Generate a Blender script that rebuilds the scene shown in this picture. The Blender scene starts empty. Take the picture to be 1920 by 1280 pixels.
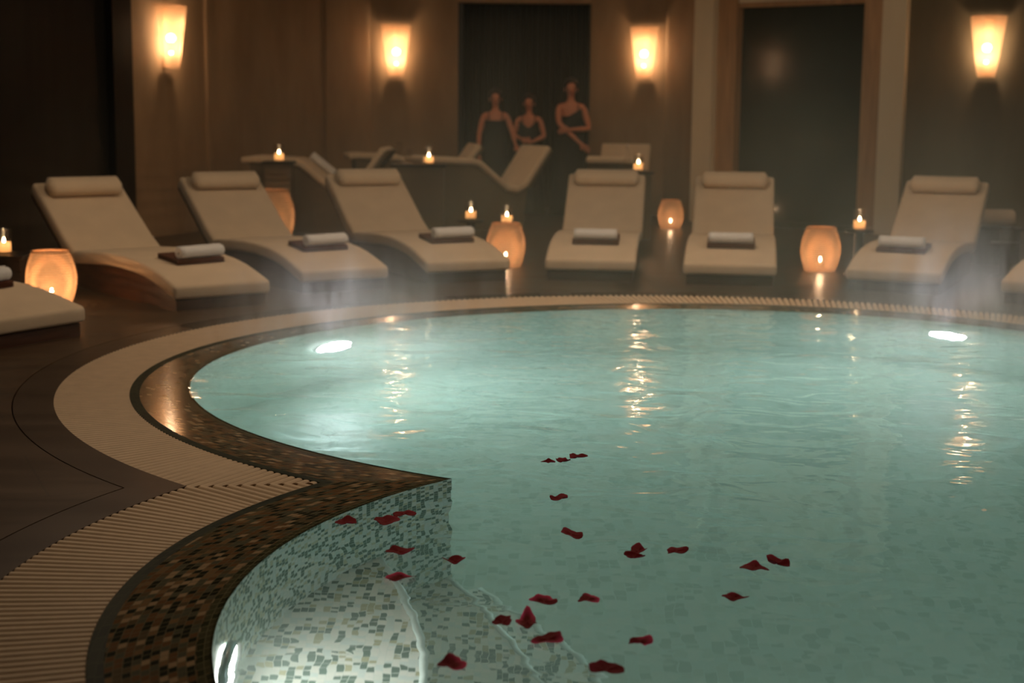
import bpy, bmesh, math, random
from mathutils import Vector, Matrix
random.seed(7)
C = bpy.context.scene.collection
S = bpy.context.scene
PI = math.pi

# ------------------------------------------------------------------ camera
cam_d = bpy.data.cameras.new('camera')
cam = bpy.data.objects.new('camera', cam_d)
C.objects.link(cam)
cam_d.sensor_width = 36.0
cam_d.lens = 2920 / 1920 * 36
cam.matrix_world = (Matrix.Translation((0, 0, 1.5)) @ Matrix.Rotation(math.radians(90 - 8.7), 4, 'X')
                    @ Matrix.Rotation(math.radians(0.55), 4, 'Z'))
cam_d.dof.use_dof = True
cam_d.dof.focus_distance = 6.2
cam_d.dof.aperture_fstop = 2.3
cam_d.clip_end = 100
S.camera = cam

# ------------------------------------------------------------------ view, world, large lights
S.view_settings.view_transform = 'Standard'
S.view_settings.look = 'None'
S.view_settings.exposure = 1.35
S.view_settings.gamma = 1.0
S.view_settings.use_curve_mapping = False
S.cycles.use_denoising = True
S.cycles.adaptive_threshold = 0.02
S.cycles.use_light_tree = True
S.cycles.max_bounces = 8
S.cycles.transmission_bounces = 6
S.cycles.transparent_max_bounces = 12
S.cycles.volume_bounces = 1
S.cycles.sample_clamp_indirect = 3.0
S.cycles.caustics_reflective = False
S.cycles.volume_step_rate = 3.0
S.cycles.volume_max_steps = 96

w = bpy.data.worlds.new('world'); S.world = w; w.use_nodes = True
w.node_tree.nodes['Background'].inputs[0].default_value = (0.55, 0.36, 0.22, 1)
w.node_tree.nodes['Background'].inputs[1].default_value = 0.0

def light(name, kind, loc, energy, color, rot=(0, 0, 0), **kw):
    d = bpy.data.lights.new(name, kind)
    d.energy = energy; d.color = color
    for k, v in kw.items():
        setattr(d, k, v)
    o = bpy.data.objects.new(name, d)
    C.objects.link(o); o.location = loc; o.rotation_euler = rot
    return o

WARM = (1.0, 0.66, 0.38)
# dimmed round ceiling lamps over the deck and the pool
for k, (x, y, e) in enumerate([(-1.0, 6.6, 10), (2.6, 5.0, 4), (-3.0, 11.0, 11), (0.6, 11.9, 25), (4.0, 11.4, 18)]):
    light('ceiling_lamp_light', 'AREA', (x, y, 3.92), e, (1.0, 0.74, 0.50), shape='DISK', size=1.1)
for (x, y, e) in [(-2.3, 15.6, 17), (0.4, 17.6, 22), (3.4, 15.6, 17)]:  # added fill spots out of view, to brighten the back wall
    light('back_wall_fill_spot', 'SPOT', (x, y, 3.95), e, (1.0, 0.70, 0.42), rot=(math.radians(38), 0, math.radians(-8) if x > 2 else 0), spot_size=math.radians(120), spot_blend=0.9, shadow_soft_size=0.04)
# added spots above the water, standing in for pool-lamp light leaving it
for (x, y, e) in [(-1.16, 9.80, 12), (2.92, 10.40, 12)]:
    light('pool_glow_fill', 'SPOT', (x, y, 0.03), e, (0.93, 0.93, 1.0), rot=(PI, 0, 0), spot_size=math.radians(150),
          spot_blend=0.8, shadow_soft_size=0.2)

# ------------------------------------------------------------------ node helpers
def new_mat(name):
    m = bpy.data.materials.new(name); m.use_nodes = True
    nt = m.node_tree
    return m, nt, nt.nodes['Principled BSDF']

def N(nt, t, **kw):
    n = nt.nodes.new(t)
    for k, v in kw.items():
        setattr(n, k, v)
    return n

def L(nt, a, b):
    nt.links.new(a, b)

def math_node(nt, op, a, b=None, c=None):
    n = N(nt, 'ShaderNodeMath', operation=op)
    for i, v in enumerate((a, b, c)):
        if v is None: continue
        if isinstance(v, (int, float)): n.inputs[i].default_value = v
        else: L(nt, v, n.inputs[i])
    return n.outputs[0]

def ramp(nt, fac, stops, mode='LINEAR'):
    r = N(nt, 'ShaderNodeValToRGB'); r.color_ramp.interpolation = mode
    els = r.color_ramp.elements
    while len(els) < len(stops): els.new(0.5)
    for e, (p, c) in zip(els, stops):
        e.position = p; e.color = (*c, 1) if len(c) == 3 else c
    if fac is not None: L(nt, fac, r.inputs[0])
    return r.outputs[0]

def plain(name, col, rough=0.6, var=0.12, scale=6.0, bump=0.0, bscale=80, spec=0.4, stretch=(1, 1, 1), metallic=0.0, sheen=0.0):
    m, nt, b = new_mat(name)
    tc = N(nt, 'ShaderNodeTexCoord'); mp = N(nt, 'ShaderNodeMapping')
    mp.inputs['Scale'].default_value = stretch
    L(nt, tc.outputs['Object'], mp.inputs[0])
    no = N(nt, 'ShaderNodeTexNoise'); no.inputs['Scale'].default_value = scale; no.inputs['Detail'].default_value = 4
    L(nt, mp.outputs[0], no.inputs['Vector'])
    lo = tuple(c * (1 - var) for c in col); hi = tuple(min(1, c * (1 + var)) for c in col)
    L(nt, ramp(nt, no.outputs[0], [(0.3, lo), (0.7, hi)]), b.inputs['Base Color'])
    b.inputs['Roughness'].default_value = rough
    b.inputs['Specular IOR Level'].default_value = spec
    b.inputs['Metallic'].default_value = metallic
    if sheen: b.inputs['Sheen Weight'].default_value = sheen
    if bump:
        n2 = N(nt, 'ShaderNodeTexNoise'); n2.inputs['Scale'].default_value = bscale
        L(nt, tc.outputs['Object'], n2.inputs['Vector'])
        bp = N(nt, 'ShaderNodeBump'); bp.inputs['Strength'].default_value = bump; bp.inputs['Distance'].default_value = 0.01
        L(nt, n2.outputs[0], bp.inputs['Height']); L(nt, bp.outputs[0], b.inputs['Normal'])
    return m

def mosaic(name, stops, tw=0.031, tl=0.036, grout=(0.3, 0.3, 0.25), gw=0.05, rough=0.25, coord='UV', bands=None, spec=0.5):
    """columns of small tiles; u runs along the columns, v across them"""
    m, nt, b = new_mat(name)
    if coord == 'UV':
        src = N(nt, 'ShaderNodeUVMap', uv_map='UVMap').outputs[0]
    else:
        src = N(nt, 'ShaderNodeTexCoord').outputs['Object']
    sp = N(nt, 'ShaderNodeSeparateXYZ'); L(nt, src, sp.inputs[0])
    if coord == 'UV': u, v = sp.outputs[0], sp.outputs[1]
    else: u, v = sp.outputs[1], sp.outputs[0]
    cv = math_node(nt, 'DIVIDE', v, tw)
    ci = math_node(nt, 'FLOOR', cv)
    w1 = N(nt, 'ShaderNodeTexWhiteNoise', noise_dimensions='1D'); L(nt, ci, w1.inputs['W'])
    uu = math_node(nt, 'ADD', math_node(nt, 'DIVIDE', u, tl), math_node(nt, 'MULTIPLY', w1.outputs[0], 7.0))
    ji = math_node(nt, 'FLOOR', uu)
    cb = N(nt, 'ShaderNodeCombineXYZ'); L(nt, ci, cb.inputs[0]); L(nt, ji, cb.inputs[1])
    w2 = N(nt, 'ShaderNodeTexWhiteNoise', noise_dimensions='2D'); L(nt, cb.outputs[0], w2.inputs['Vector'])
    col = ramp(nt, w2.outputs[0], stops, 'CONSTANT')
    def edge(x):
        f = math_node(nt, 'FRACT', x)
        return math_node(nt, 'MINIMUM', f, math_node(nt, 'SUBTRACT', 1.0, f))
    g = math_node(nt, 'LESS_THAN', math_node(nt, 'MINIMUM', edge(cv), edge(uu)), gw)
    if bands:
        for (lo, hi, bc) in bands:
            ins = math_node(nt, 'MULTIPLY', math_node(nt, 'GREATER_THAN', v, lo), math_node(nt, 'LESS_THAN', v, hi))
            bcol = ramp(nt, w2.outputs[0], [(0, tuple(c * 0.8 for c in bc)), (1, tuple(c * 1.25 for c in bc))])
            mx = N(nt, 'ShaderNodeMix', data_type='RGBA'); L(nt, ins, mx.inputs[0]); L(nt, col, mx.inputs[6]); L(nt, bcol, mx.inputs[7])
            col = mx.outputs[2]
    mx = N(nt, 'ShaderNodeMix', data_type='RGBA'); L(nt, g, mx.inputs[0]); L(nt, col, mx.inputs[6]); mx.inputs[7].default_value = (*grout, 1)
    L(nt, mx.outputs[2], b.inputs['Base Color'])
    b.inputs['Roughness'].default_value = rough
    b.inputs['Specular IOR Level'].default_value = spec
    return m

# ------------------------------------------------------------------ materials
M = {}
M['cream'] = plain('cream_fabric', (0.62, 0.485, 0.335), 0.85, 0.05, 5, 0.15, 350, 0.2, sheen=0.15)
M['wood_base'] = plain('dark_walnut', (0.085, 0.035, 0.018), 0.4, 0.35, 3, 0.0, stretch=(1, 1, 9))
M['black_base'] = plain('black_lacquer', (0.014, 0.010, 0.008), 0.5, 0.2, 3)
M['white_towel'] = plain('white_towelling', (0.74, 0.72, 0.70), 0.95, 0.05, 30, 0.5, 260, 0.1, sheen=0.2)
M['brown_towel'] = plain('brown_towelling', (0.10, 0.038, 0.022), 0.95, 0.12, 30, 0.5, 260, 0.1)
M['slat'] = plain('beige_grate', (0.64, 0.485, 0.325), 0.5, 0.06, 12, 0.05, 90, 0.35)
M['channel'] = plain('gutter_black', (0.01, 0.008, 0.006), 0.8, 0.1)
M['wax'] = plain('candle_wax', (0.85, 0.66, 0.42), 0.5, 0.05, 8)
_m = M['wax']; _nt = _m.node_tree; _b = _nt.nodes['Principled BSDF']
_t = N(_nt, 'ShaderNodeBsdfTranslucent'); _t.inputs[0].default_value = (0.42, 0.30, 0.18, 1)
_x = N(_nt, 'ShaderNodeMixShader'); _x.inputs[0].default_value = 0.55
L(_nt, _b.outputs[0], _x.inputs[1]); L(_nt, _t.outputs[0], _x.inputs[2]); L(_nt, _x.outputs[0], _nt.nodes['Material Output'].inputs[0])
M['wick'] = plain('wick', (0.03, 0.02, 0.015), 0.9)
M['skin'] = plain('skin', (0.60, 0.225, 0.125), 0.55, 0.06, 9)
M['black_cloth'] = plain('black_cloth', (0.012, 0.011, 0.010), 0.8, 0.2)
M['hair'] = plain('dark_hair', (0.035, 0.016, 0.010), 0.6, 0.2, 40, stretch=(1, 1, 0.1))
M['lips'] = plain('lips', (0.32, 0.07, 0.055), 0.4)
M['metal'] = plain('brushed_steel', (0.55, 0.55, 0.56), 0.3, 0.05, metallic=1.0)
M['shoe'] = plain('black_shoe', (0.01, 0.01, 0.01), 0.4)

def wall_mat(name, c0, c1, rough=0.8, st=(1, 1, 0.35)):
    m, nt, b = new_mat(name)
    tc = N(nt, 'ShaderNodeTexCoord'); mp = N(nt, 'ShaderNodeMapping'); mp.inputs['Scale'].default_value = st
    L(nt, tc.outputs['Object'], mp.inputs[0])
    a = N(nt, 'ShaderNodeTexNoise'); a.inputs['Scale'].default_value = 1.6; a.inputs['Detail'].default_value = 6; a.inputs['Roughness'].default_value = 0.6
    L(nt, mp.outputs[0], a.inputs['Vector'])
    L(nt, ramp(nt, a.outputs[0], [(0.3, c0), (0.7, c1)]), b.inputs['Base Color'])
    b.inputs['Roughness'].default_value = rough
    b.inputs['Specular IOR Level'].default_value = 0.25
    return m
M['wall'] = wall_mat('brown_plaster', (0.235, 0.150, 0.085), (0.36, 0.24, 0.14))
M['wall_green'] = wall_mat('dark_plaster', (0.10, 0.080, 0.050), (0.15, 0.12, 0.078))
M['dark_panel'] = plain('dark_wood_panel', (0.014, 0.013, 0.010), 0.45, 0.3, 2, stretch=(3, 3, 0.3))
M['black_panel'] = plain('black_pilaster', (0.008, 0.007, 0.006), 0.5, 0.2)
M['column'] = wall_mat('pale_plaster', (0.68, 0.57, 0.41), (0.78, 0.66, 0.48))
M['oak'] = plain('oak_trim', (0.42, 0.24, 0.12), 0.5, 0.18, 4, stretch=(5, 5, 0.5))
M['ceiling'] = plain('ceiling_paint', (0.08, 0.06, 0.04), 0.9, 0.05)
M['glass_dark'] = plain('dark_door_glass', (0.020, 0.022, 0.016), 0.12, 0.2, 1, spec=0.3)
M['curtain'] = plain('dark_curtain', (0.030, 0.020, 0.013), 0.9, 0.35, 2.5, stretch=(6, 6, 0.15))

def floor_mat(name, c0, c1, joints=True):
    m, nt, b = new_mat(name)
    tc = N(nt, 'ShaderNodeTexCoord')
    mp = N(nt, 'ShaderNodeMapping'); mp.inputs['Scale'].default_value = (0.5, 3.0, 1); mp.inputs['Rotation'].default_value = (0, 0, 0.35)
    L(nt, tc.outputs['Object'], mp.inputs[0])
    a = N(nt, 'ShaderNodeTexNoise'); a.inputs['Scale'].default_value = 1.4; a.inputs['Detail'].default_value = 8; a.inputs['Roughness'].default_value = 0.62
    L(nt, mp.outputs[0], a.inputs['Vector'])
    col = ramp(nt, a.outputs[0], [(0.3, c0), (0.72, c1)])
    if joints:
        br = N(nt, 'ShaderNodeTexBrick'); br.offset = 0.5
        br.inputs['Color1'].default_value = (1, 1, 1, 1); br.inputs['Color2'].default_value = (0.86, 0.86, 0.86, 1); br.inputs['Mortar'].default_value = (0.7, 0.7, 0.7, 1)
        br.inputs['Scale'].default_value = 1.0; br.inputs['Mortar Size'].default_value = 0.005
        br.inputs['Brick Width'].default_value = 1.5; br.inputs['Row Height'].default_value = 0.75
        mp2 = N(nt, 'ShaderNodeMapping'); mp2.inputs['Rotation'].default_value = (0, 0, -0.42)
        L(nt, tc.outputs['Object'], mp2.inputs[0]); L(nt, mp2.outputs[0], br.inputs['Vector'])
        mx = N(nt, 'ShaderNodeMix', data_type='RGBA', blend_type='MULTIPLY'); mx.inputs[0].default_value = 1
        L(nt, col, mx.inputs[6]); L(nt, br.outputs[0], mx.inputs[7]); col = mx.outputs[2]
    L(nt, col, b.inputs['Base Color'])
    r = N(nt, 'ShaderNodeMapRange'); r.inputs[3].default_value = 0.26; r.inputs[4].default_value = 0.46
    L(nt, a.outputs[0], r.inputs[0]); L(nt, r.outputs[0], b.inputs['Roughness'])
    b.inputs['Specular IOR Level'].default_value = 0.27
    return m
M['floor'] = floor_mat('brown_stone_deck', (0.040, 0.022, 0.010), (0.095, 0.055, 0.027))
M['floor_band'] = floor_mat('dark_stone_band', (0.034, 0.018, 0.009), (0.065, 0.038, 0.019), False)

DK = (0.012, 0.020, 0.012); OL = (0.085, 0.078, 0.042)
cop_stops = [(0, (0.020, 0.024, 0.014)), (0.24, (0.16, 0.085, 0.038)), (0.44, (0.115, 0.085, 0.045)), (0.60, (0.10, 0.10, 0.065)),
             (0.76, (0.22, 0.135, 0.065)), (0.88, (0.38, 0.27, 0.16))]
M['coping'] = mosaic('brown_mosaic', cop_stops, 0.030, 0.038, (0.17, 0.15, 0.09), 0.05, 0.10, spec=0.22)
M['coping_dark'] = mosaic('dark_green_mosaic', [(0, (0.012, 0.020, 0.012)), (0.5, (0.022, 0.030, 0.016))], 0.032, 0.10, (0.04, 0.05, 0.025), 0.04, 0.5, spec=0.08)
M['coping_olive'] = mosaic('olive_mosaic', [(0, (0.040, 0.045, 0.022)), (0.5, (0.075, 0.075, 0.040))], 0.030, 0.05, (0.17, 0.16, 0.09), 0.05, 0.10, spec=0.22)
pool_stops = [(0, (0.09, 0.17, 0.13)), (0.36, (0.40, 0.42, 0.28)), (0.42, (0.66, 0.76, 0.72)), (0.50, (0.78, 0.80, 0.74)), (0.72, (0.70, 0.78, 0.76)),
              (0.88, (0.62, 0.60, 0.42))]
M['pool_tile'] = mosaic('white_pool_mosaic', pool_stops, 0.026, 0.031, (0.62, 0.70, 0.66), 0.06, 0.3)
floor_stops = [(0, (0.36, 0.46, 0.39)), (0.20, (0.46, 0.56, 0.48)), (0.5, (0.54, 0.62, 0.55)), (0.8, (0.48, 0.60, 0.54))]
M['pool_wall_tile'] = mosaic('teal_pool_mosaic', floor_stops, 0.030, 0.036, (0.5, 0.62, 0.56), 0.06, 0.3)
M['step_tile'] = mosaic('step_mosaic', [(0, (0.07, 0.12, 0.09)), (0.30, (0.46, 0.42, 0.24)), (0.42, (0.80, 0.80, 0.72)), (0.55, (0.86, 0.83, 0.76)), (0.8, (0.70, 0.76, 0.72))],
                        0.025, 0.033, (0.74, 0.76, 0.70), 0.05, 0.3, coord='OBJ')
M['pool_floor'] = mosaic('pool_floor_mosaic', floor_stops, 0.05, 0.06, (0.5, 0.62, 0.56), 0.05, 0.3, coord='OBJ')
M['nosing'] = plain('pale_step_edge', (0.72, 0.80, 0.76), 0.3, 0.06, 20)

def emit_mat(name, col, strength, see_through=False):
    m = bpy.data.materials.new(name); m.use_nodes = True; nt = m.node_tree
    nt.nodes.clear()
    e = N(nt, 'ShaderNodeEmission'); e.inputs[0].default_value = (*col, 1); e.inputs[1].default_value = strength
    o = N(nt, 'ShaderNodeOutputMaterial')
    if see_through:
        tp = N(nt, 'ShaderNodeBsdfTransparent'); ad = N(nt, 'ShaderNodeAddShader')
        L(nt, e.outputs[0], ad.inputs[0]); L(nt, tp.outputs[0], ad.inputs[1]); L(nt, ad.outputs[0], o.inputs[0])
    else:
        L(nt, e.outputs[0], o.inputs[0])
    return m
M['flame'] = emit_mat('flame', (1.0, 0.74, 0.42), 9, True)
M['bulb'] = emit_mat('bulb', (1.0, 0.74, 0.46), 7, True)
M['lens'] = emit_mat('pool_lamp_lens', (0.95, 0.96, 1.0), 160)
M['lens_mid'] = emit_mat('pool_lamp_lens_mid', (0.95, 0.97, 1.0), 55)
M['lens_dim'] = emit_mat('pool_lamp_lens_dim', (1.0, 0.96, 0.92), 17)

def weave(name, col, rows, cols, gap=0.45, emit=None):
    """woven fibre: translucent strands with see-through gaps between the rows"""
    m = bpy.data.materials.new(name); m.use_nodes = True; nt = m.node_tree
    nt.nodes.clear()
    sp = N(nt, 'ShaderNodeSeparateXYZ'); L(nt, N(nt, 'ShaderNodeUVMap', uv_map='UVMap').outputs[0], sp.inputs[0])
    r = math_node(nt, 'MULTIPLY', sp.outputs[1], rows)
    c = math_node(nt, 'MULTIPLY', sp.outputs[0], cols)
    rs = math_node(nt, 'ABSOLUTE', math_node(nt, 'SINE', math_node(nt, 'MULTIPLY', r, PI)))
    off = math_node(nt, 'MULTIPLY', math_node(nt, 'FLOOR', r), 0.5)
    cs = math_node(nt, 'ABSOLUTE', math_node(nt, 'SINE', math_node(nt, 'MULTIPLY', math_node(nt, 'ADD', c, off), PI)))
    hole = math_node(nt, 'MULTIPLY', math_node(nt, 'LESS_THAN', rs, gap), math_node(nt, 'GREATER_THAN', cs, 0.35))
    tr = N(nt, 'ShaderNodeBsdfTranslucent'); tr.inputs[0].default_value = (*col, 1)
    df = N(nt, 'ShaderNodeBsdfDiffuse'); df.inputs[0].default_value = (*[k * 0.6 for k in col], 1)
    tp = N(nt, 'ShaderNodeBsdfTransparent')
    mx = N(nt, 'ShaderNodeMixShader'); mx.inputs[0].default_value = 0.35
    L(nt, tr.outputs[0], mx.inputs[1]); L(nt, df.outputs[0], mx.inputs[2])
    m2 = N(nt, 'ShaderNodeMixShader'); L(nt, hole, m2.inputs[0]); L(nt, mx.outputs[0], m2.inputs[1]); L(nt, tp.outputs[0], m2.inputs[2])
    o = N(nt, 'ShaderNodeOutputMaterial'); L(nt, m2.outputs[0], o.inputs[0])
    return m
M['wicker'] = weave('lantern_weave', (0.46, 0.32, 0.20), 22, 50, 0.62)
M['shade'] = weave('sconce_weave', (0.42, 0.29, 0.18), 42, 30, 0.5)
M['wicker_solid'] = plain('rattan', (0.38, 0.19, 0.085), 0.6, 0.25, 60)

m = bpy.data.materials.new('clear_glass'); m.use_nodes = True; nt = m.node_tree; nt.nodes.clear()
lw = N(nt, 'ShaderNodeLayerWeight'); lw.inputs[0].default_value = 0.5
frs = math_node(nt, 'ADD', math_node(nt, 'MULTIPLY', math_node(nt, 'POWER', lw.outputs['Facing'], 4.0), 0.45), 0.03)
tp = N(nt, 'ShaderNodeBsdfTransparent'); tp.inputs[0].default_value = (0.95, 0.93, 0.90, 1)
gl = N(nt, 'ShaderNodeBsdfGlossy'); gl.inputs['Roughness'].default_value = 0.04
mx = N(nt, 'ShaderNodeMixShader'); L(nt, frs, mx.inputs[0]); L(nt, tp.outputs[0], mx.inputs[1]); L(nt, gl.outputs[0], mx.inputs[2])
o = N(nt, 'ShaderNodeOutputMaterial'); L(nt, mx.outputs[0], o.inputs[0])
M['glass'] = m

# water: refracting surface over an absorbing, faintly milky body
m = bpy.data.materials.new('pool_water'); m.use_nodes = True; nt = m.node_tree; nt.nodes.clear()
tc = N(nt, 'ShaderNodeTexCoord')
mp = N(nt, 'ShaderNodeMapping'); mp.inputs['Scale'].default_value = (1.0, 1.35, 1); mp.inputs['Rotation'].default_value = (0, 0, 0.3)
L(nt, tc.outputs['Object'], mp.inputs[0])
n1 = N(nt, 'ShaderNodeTexNoise'); n1.inputs['Scale'].default_value = 2.6; n1.inputs['Detail'].default_value = 2.0; n1.inputs['Distortion'].default_value = 0.6
n2 = N(nt, 'ShaderNodeTexNoise'); n2.inputs['Scale'].default_value = 9.0; n2.inputs['Detail'].default_value = 2.0; n2.inputs['Distortion'].default_value = 0.4
L(nt, mp.outputs[0], n1.inputs['Vector']); L(nt, mp.outputs[0], n2.inputs['Vector'])
sy = N(nt, 'ShaderNodeSeparateXYZ'); L(nt, tc.outputs['Object'], sy.inputs[0])
calm = N(nt, 'ShaderNodeMapRange'); calm.inputs[1].default_value = 5.2; calm.inputs[2].default_value = 7.5; calm.inputs[3].default_value = 0.38; calm.inputs[4].default_value = 1.0
L(nt, sy.outputs[1], calm.inputs[0])
h = math_node(nt, 'ADD', math_node(nt, 'MULTIPLY', n1.outputs[0], 0.026), math_node(nt, 'MULTIPLY', n2.outputs[0], 0.0022))
bp = N(nt, 'ShaderNodeBump'); bp.inputs['Strength'].default_value = 0.6; bp.inputs['Distance'].default_value = 1.0
h = math_node(nt, 'MULTIPLY', h, calm.outputs[0])
L(nt, h, bp.inputs['Height'])
g = N(nt, 'ShaderNodeBsdfGlass'); g.inputs['IOR'].default_value = 1.33; g.inputs['Roughness'].default_value = 0.0
g.inputs['Color'].default_value = (0.97, 1, 0.99, 1)
L(nt, bp.outputs[0], g.inputs['Normal'])
o = N(nt, 'ShaderNodeOutputMaterial'); L(nt, g.outputs[0], o.inputs['Surface'])
ab = N(nt, 'ShaderNodeVolumeAbsorption'); ab.inputs[0].default_value = (0.33, 0.77, 0.64, 1); ab.inputs[1].default_value = 0.16
sc = N(nt, 'ShaderNodeVolumeScatter'); sc.inputs[0].default_value = (0.80, 0.94, 0.86, 1); sc.inputs[1].default_value = 0.18; sc.inputs[2].default_value = 0.2
ad = N(nt, 'ShaderNodeAddShader'); L(nt, ab.outputs[0], ad.inputs[0]); L(nt, sc.outputs[0], ad.inputs[1])
L(nt, ad.outputs[0], o.inputs['Volume'])
M['water'] = m

# ------------------------------------------------------------------ mesh helpers
def obj(name, bm, mat, parent=None, smooth=True, recalc=True):
    if recalc: bmesh.ops.recalc_face_normals(bm, faces=bm.faces)
    me = bpy.data.meshes.new(name); bm.to_mesh(me); bm.free()
    if smooth:
        for p in me.polygons: p.use_smooth = True
    if mat: me.materials.append(mat)
    o = bpy.data.objects.new(name, me); C.objects.link(o)
    if parent: o.parent = parent
    return o

def bevel_mod(o, wdt=0.01, seg=3, ang=35):
    b = o.modifiers.new('bevel', 'BEVEL'); b.width = wdt; b.segments = seg; b.limit_method = 'ANGLE'; b.angle_limit = math.radians(ang)
    return o

def sharp(o, ang=35):
    o.data.set_sharp_from_angle(angle=math.radians(ang)) if hasattr(o.data, 'set_sharp_from_angle') else None
    return o

def tag(o, label=None, cat=None, group=None, kind=None):
    if label: o['label'] = label
    if cat: o['category'] = cat
    if group: o['group'] = group
    if kind: o['kind'] = kind
    return o

def thing(name, label, cat, loc=(0, 0, 0), rz=0, group=None):
    o = bpy.data.objects.new(name, None); C.objects.link(o)
    o.location = loc; o.rotation_euler = (0, 0, rz); o.empty_display_size = 0.1
    return tag(o, label, cat, group)

def copy_tree(o, parent=None):
    c = o.copy(); C.objects.link(c); c.parent = parent
    for ch in o.children: copy_tree(ch, c)
    return c

def place(root, loc, rz, label, group=None):
    root.location = loc; root.rotation_euler = (0, 0, rz); root['label'] = label
    if group: root['group'] = group
    return root

def box(bm, x0, x1, y0, y1, z0, z1):
    vs = [bm.verts.new(p) for p in ((x0, y0, z0), (x1, y0, z0), (x1, y1, z0), (x0, y1, z0), (x0, y0, z1), (x1, y0, z1), (x1, y1, z1), (x0, y1, z1))]
    for f in ((0, 3, 2, 1), (4, 5, 6, 7), (0, 1, 5, 4), (1, 2, 6, 5), (2, 3, 7, 6), (3, 0, 4, 7)):
        bm.faces.new([vs[i] for i in f])
    return vs

def boxm(*a):
    bm = bmesh.new(); box(bm, *a); return bm

def prism_x(prof, x0, x1, nx=1):
    """closed (y,z) profile extruded along x"""
    bm = bmesh.new(); rings = []
    for i in range(nx + 1):
        x = x0 + (x1 - x0) * i / nx
        rings.append([bm.verts.new((x, y, z)) for y, z in prof])
    n = len(prof)
    for a, b in zip(rings, rings[1:]):
        for i in range(n):
            bm.faces.new([a[i], a[(i + 1) % n], b[(i + 1) % n], b[i]])
    bm.faces.new(rings[0]); bm.faces.new(rings[-1][::-1])
    return bm

def lathe(prof, seg=32, cap0=False, cap1=False, uv=False):
    bm = bmesh.new(); rings = []
    uvl = bm.loops.layers.uv.new('UVMap') if uv else None
    for r, z in prof:
        if r < 1e-5: rings.append([bm.verts.new((0, 0, z))])
        else: rings.append([bm.verts.new((r * math.cos(2 * PI * k / seg), r * math.sin(2 * PI * k / seg), z)) for k in range(seg)])
    tot = len(prof) - 1
    for i, (a, b) in enumerate(zip(rings, rings[1:])):
        for k in range(seg):
            k2 = (k + 1) % seg
            if len(a) == 1 and len(b) == 1: continue
            if len(a) == 1: f = bm.faces.new([a[0], b[k], b[k2]])
            elif len(b) == 1: f = bm.faces.new([a[k], a[k2], b[0]])
            else: f = bm.faces.new([a[k], a[k2], b[k2], b[k]])
            if uv:
                co = [(k / seg, i / tot), ((k + 1) / seg, i / tot), ((k + 1) / seg, (i + 1) / tot), (k / seg, (i + 1) / tot)]
                for lp, q in zip(f.loops, co): lp[uvl].uv = q
    if cap0 and len(rings[0]) > 1: bm.faces.new(rings[0][::-1])
    if cap1 and len(rings[-1]) > 1: bm.faces.new(rings[-1])
    return bm

def torus(bm, R, r, z, seg=40, s2=8):
    rows = []
    for i in range(seg):
        a = 2 * PI * i / seg
        rows.append([bm.verts.new(((R + r * math.cos(2 * PI * j / s2)) * math.cos(a), (R + r * math.cos(2 * PI * j / s2)) * math.sin(a), z + r * math.sin(2 * PI * j / s2))) for j in range(s2)])
    for i in range(seg):
        for j in range(s2):
            bm.faces.new([rows[i][j], rows[(i + 1) % seg][j], rows[(i + 1) % seg][(j + 1) % s2], rows[i][(j + 1) % s2]])

def poly_face(bm, pts, z):
    vs = [bm.verts.new((x, y, z)) for x, y in pts]
    f = bm.faces.new(vs)
    return vs, f

# ------------------------------------------------------------------ pool outlines
CM = (1.19, 8.7); CB = (1.35, 4.61)
FM = {'A': [3.6226, -0.0505, -0.0473, -0.0643, 0.0117, -0.0219, 0.0216],
      'B': [3.1621, -0.0782, -0.0671, -0.0455, 0.0726, -0.0441, 0.0332],
      'C': [2.963, 0.0404, 0.0795, 0.022, 0.0031, -0.0334, 0.0157]}
FB = {'A': [2.9566, -0.0012, -0.0065, 0.0013, 0.0032], 'B': [2.5467, -0.0064, -0.0069, 0.0051, -0.0006],
      'C': [2.3067, 0.0482, 0.0323, -0.0348, 0.0059]}
OFFS = {'D': ('A', 0.20)}
def rad(tab, k, ph):
    base, add = OFFS.get(k, (k, 0.0))
    c = tab[base]; r = c[0]
    for i in range(1, (len(c) - 1) // 2 + 1):
        r += c[2 * i - 1] * math.cos(i * ph) + c[2 * i] * math.sin(i * ph)
    return r + add
def pm(k, ph, extra=0.0):
    r = rad(FM, k, ph) + extra
    k = 0.985 if k == 'C' else 1.0
    return (k * (CM[0] + r * math.cos(ph)), k * (CM[1] + r * math.sin(ph)))
def pb(k, ph, extra=0.0):
    r = rad(FB, k, ph) + extra
    k = 0.985 if k == 'C' else 1.0
    return (k * (CB[0] + r * math.cos(ph)), k * (CB[1] + r * math.sin(ph)))
def find_cusp(k, lo, hi, extra=0.0):
    """angle on the main curve where it meets the bay curve"""
    def f(ph):
        q = 0.985 if k == 'C' else 1.0
        x, y = pm(k, ph, extra); x /= q; y /= q; a = math.atan2(y - CB[1], x - CB[0])
        return math.hypot(x - CB[0], y - CB[1]) - (rad(FB, k, a) + extra)
    for _ in range(60):
        mid = (lo + hi) / 2
        if (f(lo) > 0) == (f(mid) > 0): lo = mid
        else: hi = mid
    q = 0.985 if k == 'C' else 1.0
    x, y = pm(k, lo, extra); x /= q; y /= q; a = math.atan2(y - CB[1], x - CB[0])
    return lo, a
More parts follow.
